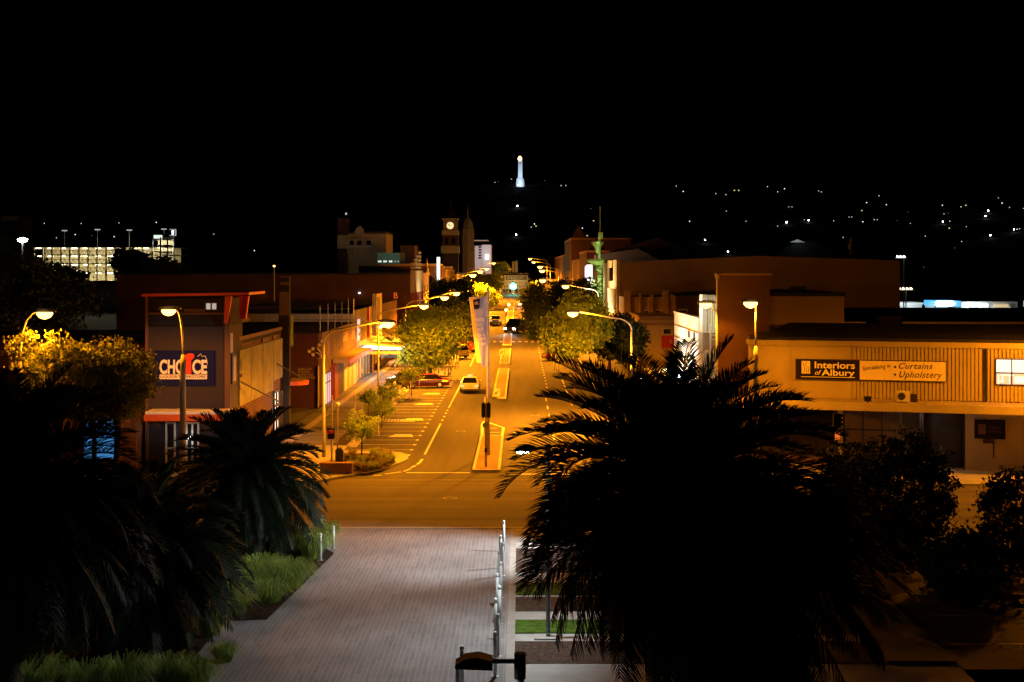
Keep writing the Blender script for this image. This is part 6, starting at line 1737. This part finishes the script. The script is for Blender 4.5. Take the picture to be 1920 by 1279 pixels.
# ------------------------------------------------------------------ palms
def palm_crown(seed, Lf, nf, droop=1.0, leaf=0.42, upto=82, down=-72, npair=52, wide=0.03):
    rng = random.Random(seed)
    vs, fs = [], []
    st_v = MB()
    for i in range(nf):
        az = i * 2.39996 + rng.uniform(-0.25, 0.25)
        t_ = (i + 0.5) / nf
        el = R(upto + (down - upto) * t_ ** 0.85 + rng.uniform(-6, 6))
        L_ = Lf * rng.uniform(0.9, 1.04) * (0.76 + 0.24 * sm(t_ / 0.55))
        h = Vector((math.cos(az), math.sin(az), 0))
        side = Vector((-math.sin(az), math.cos(az), 0))
        twist = rng.uniform(-0.5, 0.5)
        pts = []
        p = h * 0.15 + Vector((0, 0, 0.1))
        n = 14
        e = el
        dr_ = droop * rng.uniform(0.75, 1.4)
        for k in range(n + 1):
            pts.append(p.copy())
            p = p + (h * math.cos(e) + Vector((0, 0, math.sin(e)))) * (L_ / n)
            e -= dr_ * (0.055 + 0.10 * (k / n) ** 1.5) * (0.55 + 0.6 * math.cos(el) if el > 0 else 0.6)
        st_v.tube(pts, [0.035 * (1 - 0.85 * k / n) + 0.004 for k in range(n + 1)], 4)
        for j in range(npair):
            s = 0.14 + 0.86 * j / npair
            f = s * n
            k = min(int(f), n - 1)
            c = pts[k].lerp(pts[k + 1], f - k)
            d = (pts[k + 1] - pts[k]).normalized()
            up = side.cross(d).normalized()
            if up.z < 0 and el > -0.3: up = -up
            lw_ = leaf * (0.35 + 1.0 * math.sin(math.pi * min(1, s * 0.92 + 0.06)) ** 0.7) * rng.uniform(0.85, 1.1)
            if s > 0.93: lw_ *= 0.7
            for sd in (-1, 1):
                dirv = (side * sd * 0.80 + d * (0.55 + 0.5 * s) + up * (0.36 + sd * twist * 0.35 + rng.uniform(-0.1, 0.1))).normalized()
                mid = c + dirv * lw_ * 0.55
                tip = c + dirv * lw_ + Vector((0, 0, -0.10 * lw_))
                wv = d * wide
                m0 = len(vs)
                vs += [c - wv * 0.6, c + wv * 0.6, mid + wv, mid - wv, tip]
                fs += [(m0, m0 + 1, m0 + 2, m0 + 3), (m0 + 3, m0 + 2, m0 + 4)]
    return MB().add(vs, fs), st_v

def palm(label, px, py, y, Lf, nf, seed, lean=0.0, **k):
    c = P(px, py, y)
    t = thing('palm_tree', label, 'palm tree', (c.x, y, 0.05), 'date palms around the plaza')
    ORG[t.name] = Vector((0, 0, 0))
    hc = c.z - 0.05
    rng = random.Random(seed)
    prof = [(0.42, -0.05), (0.36, 0.3)]
    z_ = 0.3
    while z_ < hc - 0.6:
        prof += [(0.33 + rng.uniform(-0.01, 0.015), z_ + 0.02), (0.30, z_ + 0.12), (0.33, z_ + 0.15)]
        z_ += 0.17
    prof += [(0.40, hc - 0.5), (0.5, hc - 0.2), (0.34, hc + 0.15), (0.1, hc + 0.3)]
    obj('trunk', MB().lathe(prof, 14), M['palmbark'], t)
    cr, stv = palm_crown(seed, Lf, nf, **k)
    for m_ in (cr, stv): m_.v = [(a - lean * cc, b_, cc + hc) for a, b_, cc in m_.v]
    o_ = obj('crown', cr, M['palmleaf'], t)
    obj('frond_rib', stv, M['palmleaf'], o_)
    return t
palm('huge dark date palm whose crown fills the right of the plaza view', 1296, 925, 33, 5.3, 240, 61, lean=0.22, leaf=0.7, npair=60, down=-68)
palm('date palm with a shining trunk by the left grass clumps, before the liquor store', 462, 890, 57, 4.15, 170, 62, leaf=0.55, wide=0.035)
palm('near date palm cut by the left frame edge, with fronds over the blue window', 10, 925, 35, 4.6, 190, 63, leaf=0.66, down=-80)
palm('dark date palm low between the two other left palms', 262, 1030, 43, 3.9, 180, 64, leaf=0.55, down=-80)
palm('small distant palm behind the big palm, lit green by a plaza lamp', 1065, 985, 61, 1.9, 46, 65, leaf=0.34, down=-60)
palm('young palm at the right behind the big palm skirt', 1520, 990, 52, 2.6, 52, 66, leaf=0.4)

# ------------------------------------------------------------------ grass clumps and low shrubs
def tussock_mesh(r, h, n, seed, w=0.012):
    rng = random.Random(seed)
    vs, fs = [], []
    for _ in range(n):
        a = rng.random() * 6.283
        rr = r * 0.42 * math.sqrt(rng.random())
        b0 = Vector((math.cos(a) * rr, math.sin(a) * rr, 0))
        a2 = a + rng.gauss(0, 0.5)
        out = Vector((math.cos(a2), math.sin(a2), 0)) * r * rng.uniform(0.25, 0.95)
        hh_ = h * rng.uniform(0.6, 1.1)
        p1 = b0 + out * 0.3 + Vector((0, 0, hh_ * 0.72))
        p2 = b0 + out * 0.72 + Vector((0, 0, hh_))
        p3 = b0 + out * 1.15 + Vector((0, 0, hh_ * rng.uniform(0.45, 0.85)))
        s = Vector((-math.sin(a2), math.cos(a2), 0)) * w
        m0 = len(vs)
        vs += [b0 - s, b0 + s, p1 - s, p1 + s, p2 - s * 0.7, p2 + s * 0.7, p3]
        fs += [(m0, m0 + 1, m0 + 3, m0 + 2), (m0 + 2, m0 + 3, m0 + 5, m0 + 4), (m0 + 4, m0 + 5, m0 + 6)]
    return MB().add(vs, fs)
GG = 'grass clumps along the left of the plaza'
tus = []
def tussock(px, py, r, h, lab, seed, grp=GG, mm='tussock', n=420, z0_=0.03):
    g = G(px, py, z0_)
    o_ = single('grass_clump', tussock_mesh(r, h, n, seed), M[mm], lab, 'grass clump', grp)
    o_.location = (g.x, g.y, z0_)
for q in ((540, 1102, 1.15, 0.95, 'big bright green grass clump in the middle left plaza edge', 1, 900), (490, 1090, 1.0, 0.9, 'green grass clump just behind the palm trunk side of the big bright one', 2, 700), (585, 1045, 0.95, 1.0, 'far yellow green grass clump beside the leaning bollards', 3, 700), (548, 1040, 1.0, 1.1, 'far golden lit grass clump left of the leaning bollards', 4, 700), (612, 1020, 0.7, 0.9, 'grass clump at the crossing corner of the plaza', 5, 450), (505, 1128, 0.9, 0.7, 'dim grass clump at the path bend below the big bright one', 6, 500), (455, 1110, 0.95, 0.8, 'dim grass clump under the shining palm trunk', 7, 450), (440, 1150, 0.9, 0.8, 'dark grass clump at the left corner of the bare soil', 8, 420), (365, 1290, 0.8, 0.75, 'bright green grass clump at the lower left edge of the paving', 9, 600), (320, 1285, 0.8, 0.8, 'second grass clump from the paving at the lower left', 10, 450), (420, 1240, 0.55, 0.5, 'low grass clump touching the paving edge at lower left', 11, 300), (235, 1300, 0.9, 0.95, 'tall dark green grass clump at the bottom left', 12, 450), (165, 1300, 0.8, 0.8, 'dark grass clump second from the left at the bottom', 13, 420), (75, 1290, 0.8, 0.8, 'leftmost dark grass clump at the bottom', 14, 380), (395, 1190, 0.7, 0.6, 'dim grass clump under the low palm fronds', 15, 320)):
    tussock(q[0], q[1], q[2], q[3], q[4], q[5], n=q[6])
GBd = 'low shrubs in the corner bed'
k = 0
desc = ['green', 'golden', 'grey green', 'reddish']
for (px, py) in ((662, 878), (672, 882), (684, 884), (697, 882), (710, 879), (722, 874), (733, 868), (655, 868), (666, 868), (679, 870), (692, 869), (705, 866), (716, 862), (728, 860), (660, 858), (700, 856), (713, 855)):
    where = ['front row', 'middle row', 'back row'][0 if k < 7 else (1 if k < 14 else 2)]
    idx = k if k < 7 else (k - 7 if k < 14 else k - 14)
    tussock(px, py, 0.42, 0.5, 'small golden shrub, number %s from the left in the %s of the corner bed' % (['one', 'two', 'three', 'four', 'five', 'six', 'seven'][idx], where), 100 + k, GBd, 'tussockgold' if k % 3 else 'tussock', 150, KZ)
    k += 1
bed = [G(px, py, KZ) for px, py in ((648, 888), (690, 888), (722, 879), (742, 868), (738, 858), (700, 851), (640, 850))]
struct('shrub_bed', MB().slab([(p.x, p.y) for p in bed], KZ, KZ + 0.03), M['mulch'])
struct('kerbside_garden', MB().box(-12.4, -11.52, 92, 132, KZ - 0.02, KZ + 0.03), M['mulch'])
